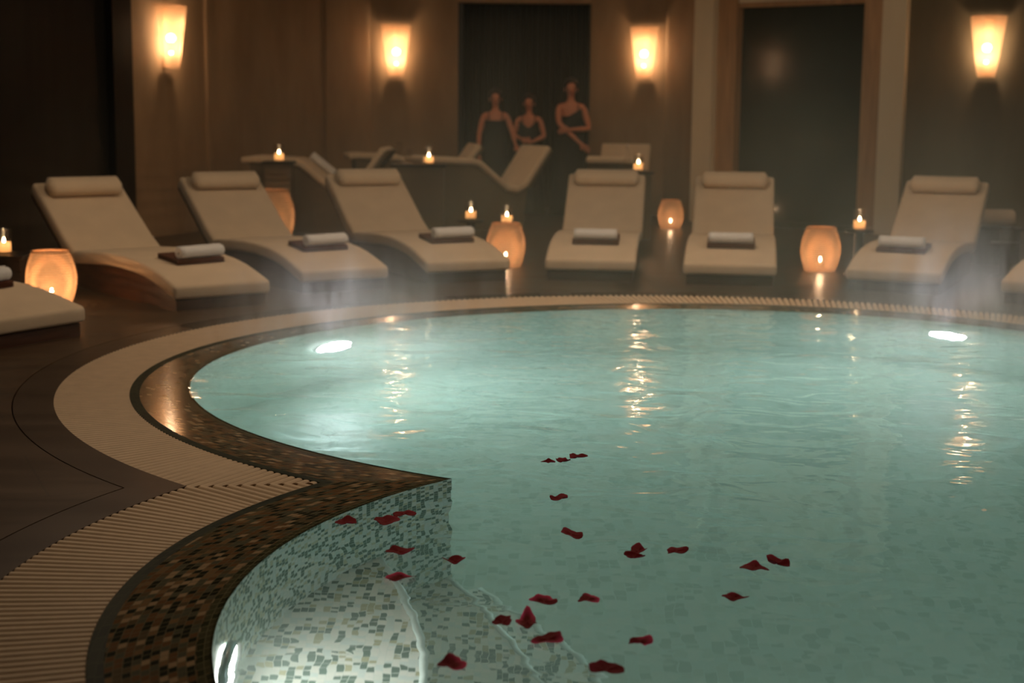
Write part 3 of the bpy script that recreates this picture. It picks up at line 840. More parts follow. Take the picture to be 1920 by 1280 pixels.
# ------------------------------------------------------------------ loungers
LW, LH, LL = 0.39, 1.887, 2.686
TOP = [(0.0, 0.185), (0.10, 0.212), (0.22, 0.245), (0.36, 0.278), (0.52, 0.304), (0.72, 0.322), (0.95, 0.332), (1.2, 0.330), (1.45, 0.318), (1.68, 0.302), (1.86, 0.292)]
def offs(P, d):
    out = []
    for i, p in enumerate(P):
        a = P[max(0, i - 1)]; b = P[min(len(P) - 1, i + 1)]
        dy, dz = b[0] - a[0], b[1] - a[1]; l = math.hypot(dy, dz)
        out.append((p[0] + dz / l * d, p[1] - dy / l * d))
    return out
def make_lounger():
    t = thing('sun_lounger', '', 'sun lounger')
    bot = offs(TOP, 0.10); bot[0] = (0.0, 0.082)
    o = obj('seat_cushion', prism_x(TOP + bot[::-1], -LW, LW, 6), M['cream'], t); bevel_mod(o, 0.028, 4, 30)
    BK = [(1.835, 0.282), (2.02, 0.375), (2.25, 0.523), (2.48, 0.672), (LL, 0.806)]
    bb = offs(BK, 0.115)
    o = obj('back_cushion', prism_x(BK + bb[::-1], -LW, LW, 6), M['cream'], t); bevel_mod(o, 0.032, 4, 30)
    # walnut body: follows the underside of the cushion, set on the floor
    b2 = offs(TOP, 0.103)
    prof = [(0.03, 0.0)] + [(max(0.03, y), max(0.03, z)) for y, z in b2] + [(1.80, 0.0)]
    prof = [(0.03, 0.0), (0.03, 0.078)] + b2[1:] + [(1.82, 0.0)]
    o = obj('base', prism_x(prof, -LW + 0.03, LW - 0.03), M['wood_base'], t, smooth=False)
    o = obj('back_shell', prism_x(offs([(1.90, 0.314)] + BK[1:], 0.118) + offs([(1.90, 0.314)] + BK[1:], 0.150)[::-1], -LW + 0.02, LW - 0.02), M['wood_base'], t, smooth=False)
    for s in (-1, 1):
        obj('support', boxm(s * 0.3 - 0.025, s * 0.3 + 0.025, 2.02, 2.07, 0.0, 0.27), M['black_base'], t, smooth=False)
    # bolster
    d = Vector((0, LL - 1.875, 0.806 - 0.300)).normalized()
    nrm = Vector((0, -d.z, d.y))
    cpt = Vector((0, 1.875, 0.300)) + d * 0.80 + nrm * 0.055
    bm = bmesh.new(); seg = 20; rings = []
    for i in range(19):
        f = i / 18; x = -0.33 + 0.66 * f
        e = min(1.0, ((1 - abs(2 * f - 1)) * 9)) ** 0.5 if 0 < i < 18 else 0.35
        ring = []
        for k in range(seg):
            a = 2 * PI * k / seg
            ring.append(bm.verts.new(cpt + Vector((x, 0, 0)) + d * (0.098 * e * math.cos(a)) + nrm * (0.070 * e * math.sin(a))))
        rings.append(ring)
    for a, b in zip(rings, rings[1:]):
        for k in range(seg): bm.faces.new([a[k], a[(k + 1) % seg], b[(k + 1) % seg], b[k]])
    bm.faces.new(rings[0]); bm.faces.new(rings[-1][::-1])
    obj('bolster', bm, M['cream'], t)
    return t
LOUNG = [(-2.104, 11.263, 0.657, 'leftmost cream lounger shown whole, beside the big glowing floor lantern'),
         (-1.331, 12.351, 0.559, 'cream lounger second from left, its walnut side in shade'),
         (-0.369, 13.095, 0.433, 'cream lounger with its foot beside the lantern that has a candle above it'),
         (0.662, 13.259, -0.109, 'cream lounger in the middle of the row, in front of the tall woman'),
         (1.819, 12.999, -0.148, 'cream lounger standing left of the lone lantern by the glass door'),
         (3.098, 12.618, -0.416, 'cream lounger turned left, right of the lone floor lantern'),
         (4.10, 11.78, -0.60, 'cream lounger cut off by the right edge of the view'),
         (-2.92, 9.56, 1.066, 'near cream lounger cut off at left, only its foot end in view')]
lo0 = make_lounger(); L_obj = []
for i, (x, y, a, lab) in enumerate(LOUNG):
    o = lo0 if i == 0 else copy_tree(lo0)
    place(o, (x, y, 0), a, lab, 'cream loungers round the pool'); L_obj.append(o)

# towels: a folded brown one with a rolled white one on it
def make_folded(name, wx, wy, h, mat, layers=3):
    bm = bmesh.new()
    for k in range(layers):
        z0 = h * k / layers; z1 = h * (k + 1) / layers - 0.002
        sx = wx / 2 - 0.004 * random.random(); sy = wy / 2 - 0.006 * random.random()
        n0 = len(bm.verts)
        box(bm, -sx, sx, -sy, sy, z0, z1)
    o = obj(name, bm, mat); bevel_mod(o, min(0.009, h / layers * 0.45), 3, 30)
    return o
def make_roll(name, length, r, mat):
    """spiral of towelling seen at the ends, loose outer edge"""
    bm = bmesh.new(); prof = []
    turns = 3.2; n = 70
    for i in range(n + 1):
        a = 2 * PI * turns * i / n; rr = 0.012 + (r - 0.014) * i / n
        prof.append((rr * math.cos(a), rr * math.sin(a)))
    outer = [(x * (math.hypot(x, y) + 0.010) / max(1e-6, math.hypot(x, y)), y * (math.hypot(x, y) + 0.010) / max(1e-6, math.hypot(x, y))) for x, y in prof]
    pr = prof + outer[::-1]
    nx = 8; rings = []
    for i in range(nx + 1):
        x = -length / 2 + length * i / nx; sg = 1.0 + 0.02 * math.sin(i * 2.1)
        rings.append([bm.verts.new((x, p[0] * sg, r + p[1] * sg * 0.95)) for p in pr])
    m_ = len(pr)
    for a, b in zip(rings, rings[1:]):
        for k in range(m_): bm.faces.new([a[k], a[(k + 1) % m_], b[(k + 1) % m_], b[k]])
    for R_, rev in ((rings[0], False), (rings[-1], True)):
        for k in range(len(prof) - 1):
            q = [R_[k], R_[k + 1], R_[m_ - 2 - k], R_[m_ - 1 - k]]
            bm.faces.new(q[::-1] if rev else q)
    return obj(name, bm, mat)
fold0 = make_folded('folded_towel', 0.41, 0.30, 0.038, M['brown_towel'])
tag(fold0, 'brown', 'towel')
roll0 = make_roll('rolled_towel', 0.38, 0.043, M['white_towel'])
tag(roll0, 'white', 'towel')
where = ['leftmost whole lounger', 'second whole lounger from the left', 'lounger left of the stacked lantern and candle', 'middle lounger of the row',
         'lounger left of the lone lantern', 'turned lounger right of the lone lantern', 'lounger cut off at right', 'near lounger cut off at left']
def seat_z(y):
    return interp(y, TOP)
towel_pos = [(0.02, 0.56, 0.08), (0.02, 0.56, 0.05), (0.03, 0.58, 0.03), (0.02, 0.50, 0.0), (0.0, 0.50, 0.0), (-0.02, 0.56, -0.03), None, (0.02, 0.60, 0.1)]
fi = True
for i, (x, y, a, lab) in enumerate(LOUNG):
    if towel_pos[i] is None: continue
    lx, ly, dr = towel_pos[i]
    slope = math.atan2(seat_z(ly + 0.15) - seat_z(ly - 0.15), 0.30)
    mw = Matrix.Translation((x, y, 0)) @ Matrix.Rotation(a, 4, 'Z') @ Matrix.Translation((lx, ly, seat_z(ly) + 0.001)) @ Matrix.Rotation(slope, 4, 'X') @ Matrix.Rotation(dr, 4, 'Z')
    f = fold0 if fi else fold0.copy(); r = roll0 if fi else roll0.copy()
    if not fi: C.objects.link(f); C.objects.link(r)
    fi = False
    f.matrix_world = mw
    f['label'] = 'folded brown towel on the ' + where[i]; f['group'] = 'folded brown towels'
    r.matrix_world = mw @ Matrix.Translation((0.02 if i < 3 else 0.0, -0.095, 0.039)) @ Matrix.Rotation(0.05 if i < 3 else 0, 4, 'Z')
    r['label'] = 'rolled white towel on the brown one, ' + where[i]; r['group'] = 'rolled white towels'

# ------------------------------------------------------------------ wave loungers behind
def make_wave():
    """raised leg rest, slope down to the seat, back rising again; foot at local y=0, origin on the near long side"""
    t = thing('wave_lounger', '', 'wave lounger')
    T = [(0.0, 0.86), (0.12, 0.875), (0.62, 0.85), (0.72, 0.82), (1.10, 0.52), (1.20, 0.50), (1.30, 0.55), (1.62, 1.0)]
    Bt = offs(T, 0.075)
    o = obj('cushion', prism_x(T + Bt[::-1], -0.32, 0.32, 4), M['cream'], t); bevel_mod(o, 0.025, 3, 30)
    b2 = offs(T, 0.078)
    prof = [(0.16, 0.0), (0.10, b2[1][1] - 0.0)] + b2[2:7] + [(1.34, 0.38), (1.30, 0.0)]
    obj('body', prism_x(prof, -0.29, 0.29), M['wood_olive'], t, smooth=False)
    obj('back_shell', prism_x(offs(T[6:], 0.078) + offs(T[6:], 0.11)[::-1], -0.30, 0.30), M['wood_olive'], t, smooth=False)
    return t
M['wood_olive'] = plain('dim_brown_panel', (0.115, 0.078, 0.042), 0.6, 0.15, 2)
wv0 = make_wave()
def wave_at(o, x, y, head, lab, flip=False):
    """x, y: near corner of the foot end; head: direction of the head measured from +x"""
    # local +y is the long axis
    rz = head - PI / 2
    w_ = Vector((-math.sin(head), math.cos(head)))       # away from the camera
    c = Vector((x, y)) + w_ * 0.32
    place(o, (c.x, c.y, 0), rz, lab, 'wave loungers along the back wall')
wave_at(wv0, -3.12, 17.85, math.radians(-4), 'wave lounger at the left back wall, holding a rolled towel')
o = copy_tree(wv0); wave_at(o, -2.04, 19.3, math.radians(12), 'wave lounger behind, left of the candle with glasses')
o = copy_tree(wv0); wave_at(o, -0.99, 18.15, math.radians(30), 'wave lounger before the doorway, its back facing the women')
o = copy_tree(wv0); wave_at(o, 1.50, 18.85, math.radians(80), 'wave lounger right of the women, seen from its foot end')
# towel roll and pillow on the left wave lounger
slope = math.atan2(0.52 - 0.82, 0.38)
for nm, lab, cat, u, ln, r_, mt in (('rolled_towel', 'pale rolled towel high on the left wave lounger', 'towel', 0.80, 0.34, 0.045, M['white_towel']),):
    bm_o = make_roll(nm, ln, r_, mt); tag(bm_o, lab, cat)
    bm_o.matrix_world = wv0.matrix_basis @ Matrix.Translation((0, 0.84, 0.725)) @ Matrix.Rotation(slope, 4, 'X')
    bm_o.matrix_world = (Matrix.Translation(wv0.location) @ Matrix.Rotation(wv0.rotation_euler[2], 4, 'Z') @ Matrix.Translation((-0.12, 0.845, 0.737)) @ Matrix.Rotation(slope, 4, 'X') @ Matrix.Rotation(PI / 2, 4, 'Z'))

# ------------------------------------------------------------------ lanterns
def make_lantern():
    t = thing('floor_lantern', '', 'lantern')
    prof = []
    for i in range(25):
        f = i / 24; z = 0.40 * f
        r = 0.118 + 0.064 * math.sin(min(1.0, (f + 0.10) / 0.62) * PI / 2) if f < 0.52 else 0.182 - 0.050 * ((f - 0.52) / 0.48) ** 1.7
        prof.append((r, z))
    obj('woven_shell', lathe(prof, 56, uv=True), M['wicker'], t, recalc=False)
    bm = bmesh.new()
    for i in range(22):
        f = (i + 0.5) / 22; z = 0.40 * f
        k = f * 24; j = int(k); q = k - j; r = prof[j][0] * (1 - q) + prof[min(24, j + 1)][0] * q
        torus(bm, r + 0.001, 0.0036, z, 48, 5)
    obj('rib', bm, M['wicker_solid'], t)['label'] = 'thin horizontal cane rings'
    bm = bmesh.new(); torus(bm, prof[-1][0], 0.006, 0.402, 48, 8); obj('rim', bm, M['wicker_solid'], t)
    obj('base_plate', lathe([(0, 0.0), (0.118, 0.0), (0.120, 0.012), (0, 0.014)], 32), M['wicker_solid'], t)
    # candle and flame inside
    c = obj('candle', lathe([(0, 0.014), (0.038, 0.014), (0.038, 0.075), (0.034, 0.08), (0, 0.078)], 24), M['wax'], t)
    obj('flame', flame_bm(0.012, 0.055, 0.085), M['flame'], c)
    return t
def flame_bm(r, h, z0):
    pr = [(0, 0)] + [(r * math.sin(PI * min(1, (f * 1.0)) ** 0.75) ** 0.8 + 0.0001, f * h) for f in [0.08, 0.2, 0.35, 0.5, 0.65, 0.8, 0.92]] + [(0, h)]
    bm = lathe([(a, b + z0) for a, b in pr], 12)
    return bm
def candle_light(x, y, z, e, r=0.012):
    light('candle_light', 'POINT', (x, y, z), e, (1.0, 0.60, 0.31), shadow_soft_size=r)
lan0 = make_lantern(); first = True
LANT = [(-3.373, 11.32, 1.0, 5.0, 'big woven floor lantern glowing between the two leftmost loungers'),
        (-0.066, 14.374, 1.0, 3.4, 'woven floor lantern with a candle glass right above it'),
        (-0.53, 18.85, 1.12, 3.2, 'woven lantern on the floor behind the small candle, left of the women'),
        (1.93, 19.1, 0.85, 2.0, 'woven lantern half hidden behind the middle lounger'),
        (-2.60, 16.75, 1.38, 3.6, 'large woven lantern half hidden by the back of a lounger'),
        (2.825, 14.264, 1.0, 4.2, 'lone woven floor lantern in front of the glass door')]
for x, y, s, e, lab in LANT:
    o = lan0 if first else copy_tree(lan0); first = False
    place(o, (x, y, 0), random.random(), lab, 'woven floor lanterns'); o.scale = (s, s, s)
    candle_light(x, y, 0.155 * s, e * (0.9 if x < -3 else 0.6))

# ------------------------------------------------------------------ candle glasses and tables
def make_candle():
    t = thing('candle_glass', '', 'candle')
    obj('glass', lathe([(0, 0.004), (0.054, 0.004), (0.057, 0.012), (0.057, 0.186), (0.0545, 0.188), (0.0535, 0.186), (0.0535, 0.014), (0, 0.010)], 32), M['glass'], t)
    c = obj('candle', lathe([(0.0, 0.0145), (0.0515, 0.0145), (0.0525, 0.084), (0.0505, 0.087), (0.049, 0.082)], 28), M['wax'], t)
    obj('wick', lathe([(0, 0.0146), (0.0015, 0.0146), (0.0015, 0.080), (0, 0.081)], 6), M['wick'], c)
    obj('flame', flame_bm(0.0105, 0.050, 0.074), M['flame'], c)
    return t
can0 = make_candle(); first = True
CAND = [(-3.827, 11.68, 0.346, 'candle in a clear glass on the dark table at the left edge', 'low', 1.6),
        (-0.06, 14.95, 0.346, 'candle in a clear glass standing above the floor lantern', 'stool', 1.3),
        (-0.417, 15.368, 0.358, 'small candle low in front of the woven lantern', 'stool', 1.1),
        (3.106, 13.971, 0.404, 'candle in a clear glass on a dark stand by the oak trim', 'stool', 1.4),
        (-2.60, 17.36, 0.84, 'candle in front of the left wave lounger', 'tall', 1.6),
        (-0.94, 17.35, 0.824, 'candle on the back table beside the glasses', 'tallbar', 1.8),
        (1.398, 17.55, 0.763, 'candle on the back table behind the middle lounger', 'tall', 1.8)]
def table(kind, x, y, z, lab):
    if kind == 'low':
        t = thing('side_table', lab, 'table', (x, y, 0))
        o = obj('tabletop', boxm(-0.28, 0.20, -0.2, 0.22, z - 0.03, z), M['black_base'], t, smooth=False); bevel_mod(o, 0.004, 2)
        o = obj('plinth', boxm(-0.25, 0.17, -0.17, 0.19, 0, z - 0.03), M['black_base'], t, smooth=False)
    elif kind == 'stool':
        t = thing('side_table', lab, 'table', (x, y, 0))
        obj('tabletop', lathe([(0, z - 0.02), (0.13, z - 0.02), (0.133, z - 0.01), (0.13, z), (0, z)], 32), M['black_base'], t)
        obj('pedestal', lathe([(0, 0), (0.12, 0), (0.12, 0.015), (0.045, 0.03), (0.04, z - 0.03), (0.07, z - 0.02), (0, z - 0.02)], 28), M['black_base'], t)
    else:
        hw = 0.17 if kind == 'tall' else 0.20
        t = thing('high_table', lab, 'table', (x, y, 0))
        x0 = -hw if kind == 'tall' else -0.42
        o = obj('tabletop', boxm(x0, hw, -0.16, 0.16, z - 0.03, z), M['black_base'], t, smooth=False); bevel_mod(o, 0.004, 2)
        obj('body', boxm(x0 + 0.03, hw - 0.03, -0.13, 0.13, 0, z - 0.03), M['wood_olive'], t, smooth=False)
    return t
TL = ['dark low table at the left edge under a candle', 'small round dark table right behind the floor lantern', 'small round dark table before the far lantern',
      'round dark stand by the column of the glass door', 'high dark table in front of the left wave lounger', 'high dark table carrying the glasses', 'high dark table behind the middle lounger']
for (x, y, z, lab, kind, e), tl in zip(CAND, TL):
    o = can0 if first else copy_tree(can0); first = False
    place(o, (x, y, z), 0, lab, 'candles in glasses')
    candle_light(x, y, z + 0.068, e * 0.17, 0.006)
    table(kind, x, y, z, tl)
# unlit glass and a beige bolster on the tables at the right
t = thing('tumbler', 'unlit glass tumbler on a dark table right of the turned lounger', 'glass', (4.407, 13.905, 0.312))
obj('bowl', lathe([(0, 0.0), (0.055, 0.0), (0.065, 0.14), (0.062, 0.14), (0.052, 0.008), (0, 0.008)], 28), M['glass'], t)
table('stool', 4.407, 13.905, 0.312, 'small dark table right of the turned lounger')
table('low', 4.70, 15.1, 0.36, 'dark low table behind the turned lounger')
bm = lathe([(0, -0.19), (0.07, -0.19), (0.085, -0.17), (0.085, 0.17), (0.07, 0.19), (0, 0.19)], 24)
bmesh.ops.rotate(bm, verts=bm.verts, matrix=Matrix.Rotation(PI / 2, 3, 'Y'))
bmesh.ops.translate(bm, verts=bm.verts, vec=(0, 0, 0.085))
o = obj('bolster', bm, M['cream']); o.location = (4.66, 15.1, 0.36); tag(o, 'beige bolster lying on the table behind the turned lounger', 'cushion')
# glassware at the back
def wine_glass(x, y, z, lab, h=0.2):
    t = thing('wine_glass', lab, 'glass', (x, y, z))
    obj('bowl', lathe([(0.004, h * 0.45), (0.030, h * 0.52), (0.040, h * 0.72), (0.033, h), (0.031, h), (0.038, h * 0.72), (0.028, h * 0.54), (0.0, h * 0.47)], 24), M['glass'], t)
    obj('stem', lathe([(0, 0), (0.034, 0.001), (0.032, 0.004), (0.004, 0.012), (0.004, h * 0.45), (0, h * 0.46)], 20), M['glass'], t)
wine_glass(-1.27, 17.35, 0.824, 'leftmost wine glass on the back table beside a candle', 0.24)
wine_glass(-1.15, 17.30, 0.824, 'wine glass between another glass and the candle at the back', 0.17)
t = thing('glass_bottle', 'clear bottle beside the candle behind the middle lounger', 'bottle', (1.27, 17.55, 0.763))
obj('body', lathe([(0, 0), (0.036, 0), (0.038, 0.01), (0.038, 0.15), (0.014, 0.20), (0.013, 0.27), (0, 0.27)], 24), M['glass'], t)
obj('stopper', lathe([(0, 0.268), (0.015, 0.268), (0.017, 0.285), (0, 0.292)], 16), M['metal'], t)
bm = lathe([(0, 0.0), (0.05, 0.0), (0.12, 0.03), (0.125, 0.045), (0.115, 0.04), (0.045, 0.01), (0, 0.01)], 28)
o = obj('bowl', bm, M['cream']); o.location = (-1.12, 17.42, 0.824)
o.location = (-1.02, 17.25, 0.824)
bpy.data.objects.remove(o)

# ------------------------------------------------------------------ the three women
def skin_body(name, verts, edges, radii, mat, parent, root=0, sub=2):
    me = bpy.data.meshes.new(name); me.from_pydata([tuple(v) for v in verts], edges, []); me.update()
    o = bpy.data.objects.new(name, me); C.objects.link(o); o.parent = parent
    me.materials.append(mat)
    sk = o.modifiers.new('skin', 'SKIN'); sk.use_smooth_shade = True
    if not me.skin_vertices: pass
    for i, d in enumerate(me.skin_vertices[0].data):
        r = radii[i]; d.radius = r if isinstance(r, tuple) else (r, r); d.use_root = (i == root)
    sd = o.modifiers.new('sub', 'SUBSURF'); sd.levels = sub; sd.render_levels = sub
    return o
def woman(name_label, x, y, rz, h, arms, neck, turn=0.0, lean=0.0):
    """arms: two lists of shoulder-local points (elbow, wrist, hand tip) in metres for a 1.7 m figure; y<0 faces the viewer"""
    t = thing('person', name_label, 'person', (x, y, 0), rz)
    s = h / 1.70; t.scale = (s, s, s)
    V = []; E = []; R = []
    def add(p, r, prev=None):
        V.append(p); R.append(r); i = len(V) - 1
        if prev is not None: E.append((prev, i))
        return i
    pel = add((0, 0, 0.92), (0.145, 0.10))
    wst = add((lean * 0.3, 0, 1.06), (0.112, 0.085), pel)
    rib = add((lean * 0.6, 0, 1.20), (0.128, 0.092), wst)
    che = add((lean * 0.8, 0, 1.32), (0.125, 0.085), rib)
    nkb = add((lean, 0.005, 1.415), (0.060, 0.050), che)
    nk2 = add((lean, 0.0, 1.475), (0.036, 0.038), nkb)
    jaw = add((lean + 0.006 * turn, -0.020, 1.535), (0.057, 0.066), nk2)
    mid = add((lean + 0.004 * turn, -0.012, 1.598), (0.084, 0.098), jaw)
    cro = add((lean, 0.000, 1.665), (0.070, 0.082), mid)
    nose = add((lean + 0.02 * turn, -0.116, 1.572), (0.011, 0.014), mid)
    for sd_ in (-1, 1):
        hip = add((sd_ * 0.085, 0, 0.84), (0.088, 0.09), pel)
        kn = add((sd_ * 0.075, -0.01, 0.47), 0.055, hip)
        an = add((sd_ * 0.07, 0.01, 0.10), 0.036, kn)
        ft = add((sd_ * 0.075, -0.10, 0.035), (0.034, 0.028), an)
        ear = None
    for sd_, A in zip((-1, 1), arms):
        sh = add((lean + sd_ * 0.150, 0.0, 1.375), (0.050, 0.050), che)
        el = add(A[0], 0.036, sh)
        fm = add(tuple(Vector(A[0]).lerp(Vector(A[1]), 0.4)), 0.034, el)
        wr = add(A[1], (0.022, 0.020), fm)
        d = (Vector(A[2]) - Vector(A[1])).normalized()
        palm = add(tuple(Vector(A[1]) + d * 0.055), (0.032, 0.018), wr)
        perp = d.cross(Vector((0, 1, 0)));
        perp = perp.normalized() if perp.length > 0.1 else Vector((1, 0, 0))
        for k, (off, ln) in enumerate(((-0.027, 0.075), (-0.009, 0.085), (0.009, 0.082), (0.026, 0.066))):
            b0 = Vector(A[1]) + d * 0.085 + perp * off
            f1 = add(tuple(b0), (0.010, 0.009), palm)
            f2 = add(tuple(b0 + d * ln * 0.55 + Vector((0, 0.008, -0.004))), (0.0085, 0.008), f1)
            add(tuple(b0 + d * ln + Vector((0, 0.024, -0.014))), (0.007, 0.007), f2)
        th = add(tuple(Vector(A[1]) + d * 0.045 - perp * 0.040 + Vector((0, -0.012, 0))), (0.010, 0.010), palm)
        add(tuple(Vector(A[1]) + d * 0.085 - perp * 0.052 + Vector((0, -0.022, 0))), (0.008, 0.008), th)
    skin_body('body', V, E, R, M['skin'], t)
    # face
    for sx in (-1, 1):
        bm = bmesh.new(); bmesh.ops.create_uvsphere(bm, u_segments=10, v_segments=8, radius=0.011)
        bmesh.ops.scale(bm, verts=bm.verts, vec=(1.3, 0.6, 0.7)); bmesh.ops.translate(bm, verts=bm.verts, vec=(lean + sx * 0.030 + 0.01 * turn, -0.098, 1.597))
        obj('eye', bm, M['hair'], t)
        bm = bmesh.new(); bmesh.ops.create_uvsphere(bm, u_segments=10, v_segments=8, radius=0.02)
        bmesh.ops.scale(bm, verts=bm.verts, vec=(0.35, 0.7, 1.2)); bmesh.ops.translate(bm, verts=bm.verts, vec=(lean + sx * 0.079, 0.004, 1.580))
        obj('ear', bm, M['skin'], t)
    bm = bmesh.new(); bmesh.ops.create_uvsphere(bm, u_segments=12, v_segments=8, radius=0.02)
    bmesh.ops.scale(bm, verts=bm.verts, vec=(1.15, 0.4, 0.4)); bmesh.ops.translate(bm, verts=bm.verts, vec=(lean + 0.01 * turn, -0.090, 1.535))
    obj('mouth', bm, M['lips'], t)
    # hair: cap with a knot behind
    bm = bmesh.new(); bmesh.ops.create_uvsphere(bm, u_segments=28, v_segments=20, radius=0.1)
    bmesh.ops.scale(bm, verts=bm.verts, vec=(0.90, 1.06, 1.10))
    dl = [f for f in bm.faces if f.calc_center_median().z < 0.058 - 0.25 * abs(f.calc_center_median().x) and f.calc_center_median().y < -0.012]
    bmesh.ops.delete(bm, geom=dl, context='FACES')
    bmesh.ops.translate(bm, verts=bm.verts, vec=(lean, 0.012, 1.625))
    bk = bmesh.ops.create_uvsphere(bm, u_segments=14, v_segments=10, radius=0.042)
    bmesh.ops.translate(bm, verts=bk['verts'], vec=(lean, 0.12, 1.64))
    obj('hair', bm, M['hair'], t)
    # dress: one continuous tube from bust to floor
    rows = [(0.02, 0.25, 0.20), (0.30, 0.215, 0.17), (0.60, 0.190, 0.145), (0.84, 0.178, 0.128), (0.95, 0.168, 0.120), (1.06, 0.128, 0.100), (1.16, 0.138, 0.106), (1.25, 0.148, 0.114)]
    bm = bmesh.new(); seg = 44; rings = []
    for z, a, b in rows:
        ring = []
        for k in range(seg):
            an = 2 * PI * k / seg; fl = 1 + (0.05 * math.sin(an * 9) if z < 0.7 else 0)
            ln_ = lean * max(0, (z - 0.92) / 0.5)
            ring.append(bm.verts.new((ln_ + a * fl * math.cos(an), b * fl * math.sin(an), z)))
        rings.append(ring)
    top = []
    for k in range(seg):
        an = 2 * PI * k / seg; cx = math.cos(an)
        zt = neck(cx, math.sin(an))
        top.append(bm.verts.new((lean * 0.8 + 0.143 * cx, 0.108 * math.sin(an), zt)))
    rings.append(top)
    for a, b in zip(rings, rings[1:]):
        for k in range(seg): bm.faces.new([a[k], a[(k + 1) % seg], b[(k + 1) % seg], b[k]])
    o = obj('dress', bm, M['black_cloth'], t)
    so = o.modifiers.new('solidify', 'SOLIDIFY'); so.thickness = 0.004; so.offset = 1
    return t
def straps(t, sides, lean=0.0):
    for s_ in sides:
        bm = bmesh.new(); n = 12; ra = []
        for i in range(n + 1):
            f = i / n; an = PI * f
            x = lean + s_ * (0.085 + 0.01 * math.sin(an)); yy = -0.105 * math.cos(an); z = 1.29 + 0.125 * math.sin(an)
            ra.append([bm.verts.new((x - 0.006, yy, z)), bm.verts.new((x + 0.006, yy, z)), bm.verts.new((x + 0.006, yy, z + 0.004)), bm.verts.new((x - 0.006, yy, z + 0.004))])
        for a, b in zip(ra, ra[1:]):
            for k in range(4): bm.faces.new([a[k], a[(k + 1) % 4], b[(k + 1) % 4], b[k]])
        obj('strap', bm, M['black_cloth'], t, smooth=False)
straight = lambda cx, sy: 1.30 if sy < 0 else 1.26
vneck = lambda cx, sy: (1.24 + 0.12 * abs(cx)) if sy < 0 else 1.27
asym = lambda cx, sy: (1.27 + 0.085 * cx) if sy < 0 else 1.28
w1 = woman('woman in a black strapless dress standing at left of the three, arm lowered', -0.25, 20.85, 0.05, 1.66,
           (((-0.215, 0.0, 1.12), (-0.225, -0.03, 0.88), (-0.22, -0.04, 0.80)), ((0.235, -0.03, 1.14), (0.27, -0.16, 0.98), (0.30, -0.22, 0.93))), straight, turn=-0.12)
straps(w1, (-1, 1))
w2 = woman('woman in a black V-neck dress in the middle of the three, arms folded low', 0.20, 21.15, -0.08, 1.60,
           (((-0.21, -0.02, 1.14), (-0.10, -0.17, 1.09), (0.0, -0.20, 1.07)), ((0.225, -0.02, 1.13), (0.06, -0.18, 1.05), (-0.04, -0.20, 1.08))), vneck, turn=-0.2)
straps(w2, (-1, 1))
w3 = woman('tallest of three women, black asymmetric dress, one forearm reaching down', 0.75, 20.9, 0.0, 1.81,
           (((-0.15, -0.10, 1.17), (0.11, -0.20, 0.93), (0.20, -0.22, 0.86)), ((0.235, -0.02, 1.10), (0.0, -0.17, 1.09), (-0.10, -0.19, 1.08))), asym, turn=0.1)
straps(w3, (1,))

# ------------------------------------------------------------------ rose petals
def petal_material(name, c_deep, c_pale):
    m, nt, b = new_mat(name)
    at = N(nt, 'ShaderNodeAttribute'); at.attribute_name = 'tint'
    mx = N(nt, 'ShaderNodeMix', data_type='RGBA'); L(nt, at.outputs['Fac'], mx.inputs[0])
    mx.inputs[6].default_value = (*c_deep, 1); mx.inputs[7].default_value = (*c_pale, 1)
    no = N(nt, 'ShaderNodeTexNoise'); no.inputs['Scale'].default_value = 60
    m3 = N(nt, 'ShaderNodeMix', data_type='RGBA', blend_type='MULTIPLY'); m3.inputs[0].default_value = 0.3
    L(nt, mx.outputs[2], m3.inputs[6]); L(nt, no.outputs[0], m3.inputs[7])
    L(nt, m3.outputs[2], b.inputs['Base Color'])
    b.inputs['Roughness'].default_value = 0.75; b.inputs['Specular IOR Level'].default_value = 0.15
    return m
M['petal'] = petal_material('rose_petal', (0.20, 0.002, 0.008), (0.85, 0.07, 0.20))
def make_petal(variant):
    rnd = random.Random(variant * 13 + 5)
    bm = bmesh.new(); ti = bm.verts.layers.float.new('tint'); nr, na = 7, 26
    cen = bm.verts.new((0, 0, 0.004)); prev = None
    ph = [rnd.uniform(0, 6.3) for _ in range(4)]; cupx = rnd.uniform(-2.0, 7.0); cupy = rnd.uniform(1.0, 9.0)
    pale_side = rnd.uniform(0, 6.3)  # pink tint in the colour towards one side of the rim
    cen[ti] = 0
    for r in range(1, nr + 1):
        f = r / nr; ring = []
        for k in range(na):
            a = 2 * PI * k / na
            rr = f * (0.040 + 0.005 * math.sin(2 * a + ph[0]) + 0.0045 * math.sin(3 * a + ph[1]) + (0.0022 * math.sin(7 * a + ph[2]) if f > 0.7 else 0))
            x = rr * 1.05 * math.cos(a); y = rr * 0.95 * math.sin(a)
            z = 0.002 + cupx * x * x + cupy * y * y * 0.9 + 0.004 * f * math.sin(3 * a + ph[3]) + 0.0015 * math.sin(5 * a)
            v = bm.verts.new((x, y, max(0.0005, z))); v[ti] = max(0, min(1, (f - 0.45) * 1.8)) * (min(1, max(0, 0.55 + math.cos(a - pale_side))) if variant >= 60 and variant % 3 == 0 else max(0, math.cos(a - pale_side)) * 0.15)
            ring.append(v)
        if prev is None:
            for k in range(na): bm.faces.new([cen, ring[k], ring[(k + 1) % na]])
        else:
            for k in range(na): bm.faces.new([prev[k], ring[k], ring[(k + 1) % na], prev[(k + 1) % na]])
        prev = ring
    o = obj('rose_petal', bm, M['petal'], recalc=False)
    so = o.modifiers.new('solidify', 'SOLIDIFY'); so.thickness = 0.0012; so.offset = 1
    return o
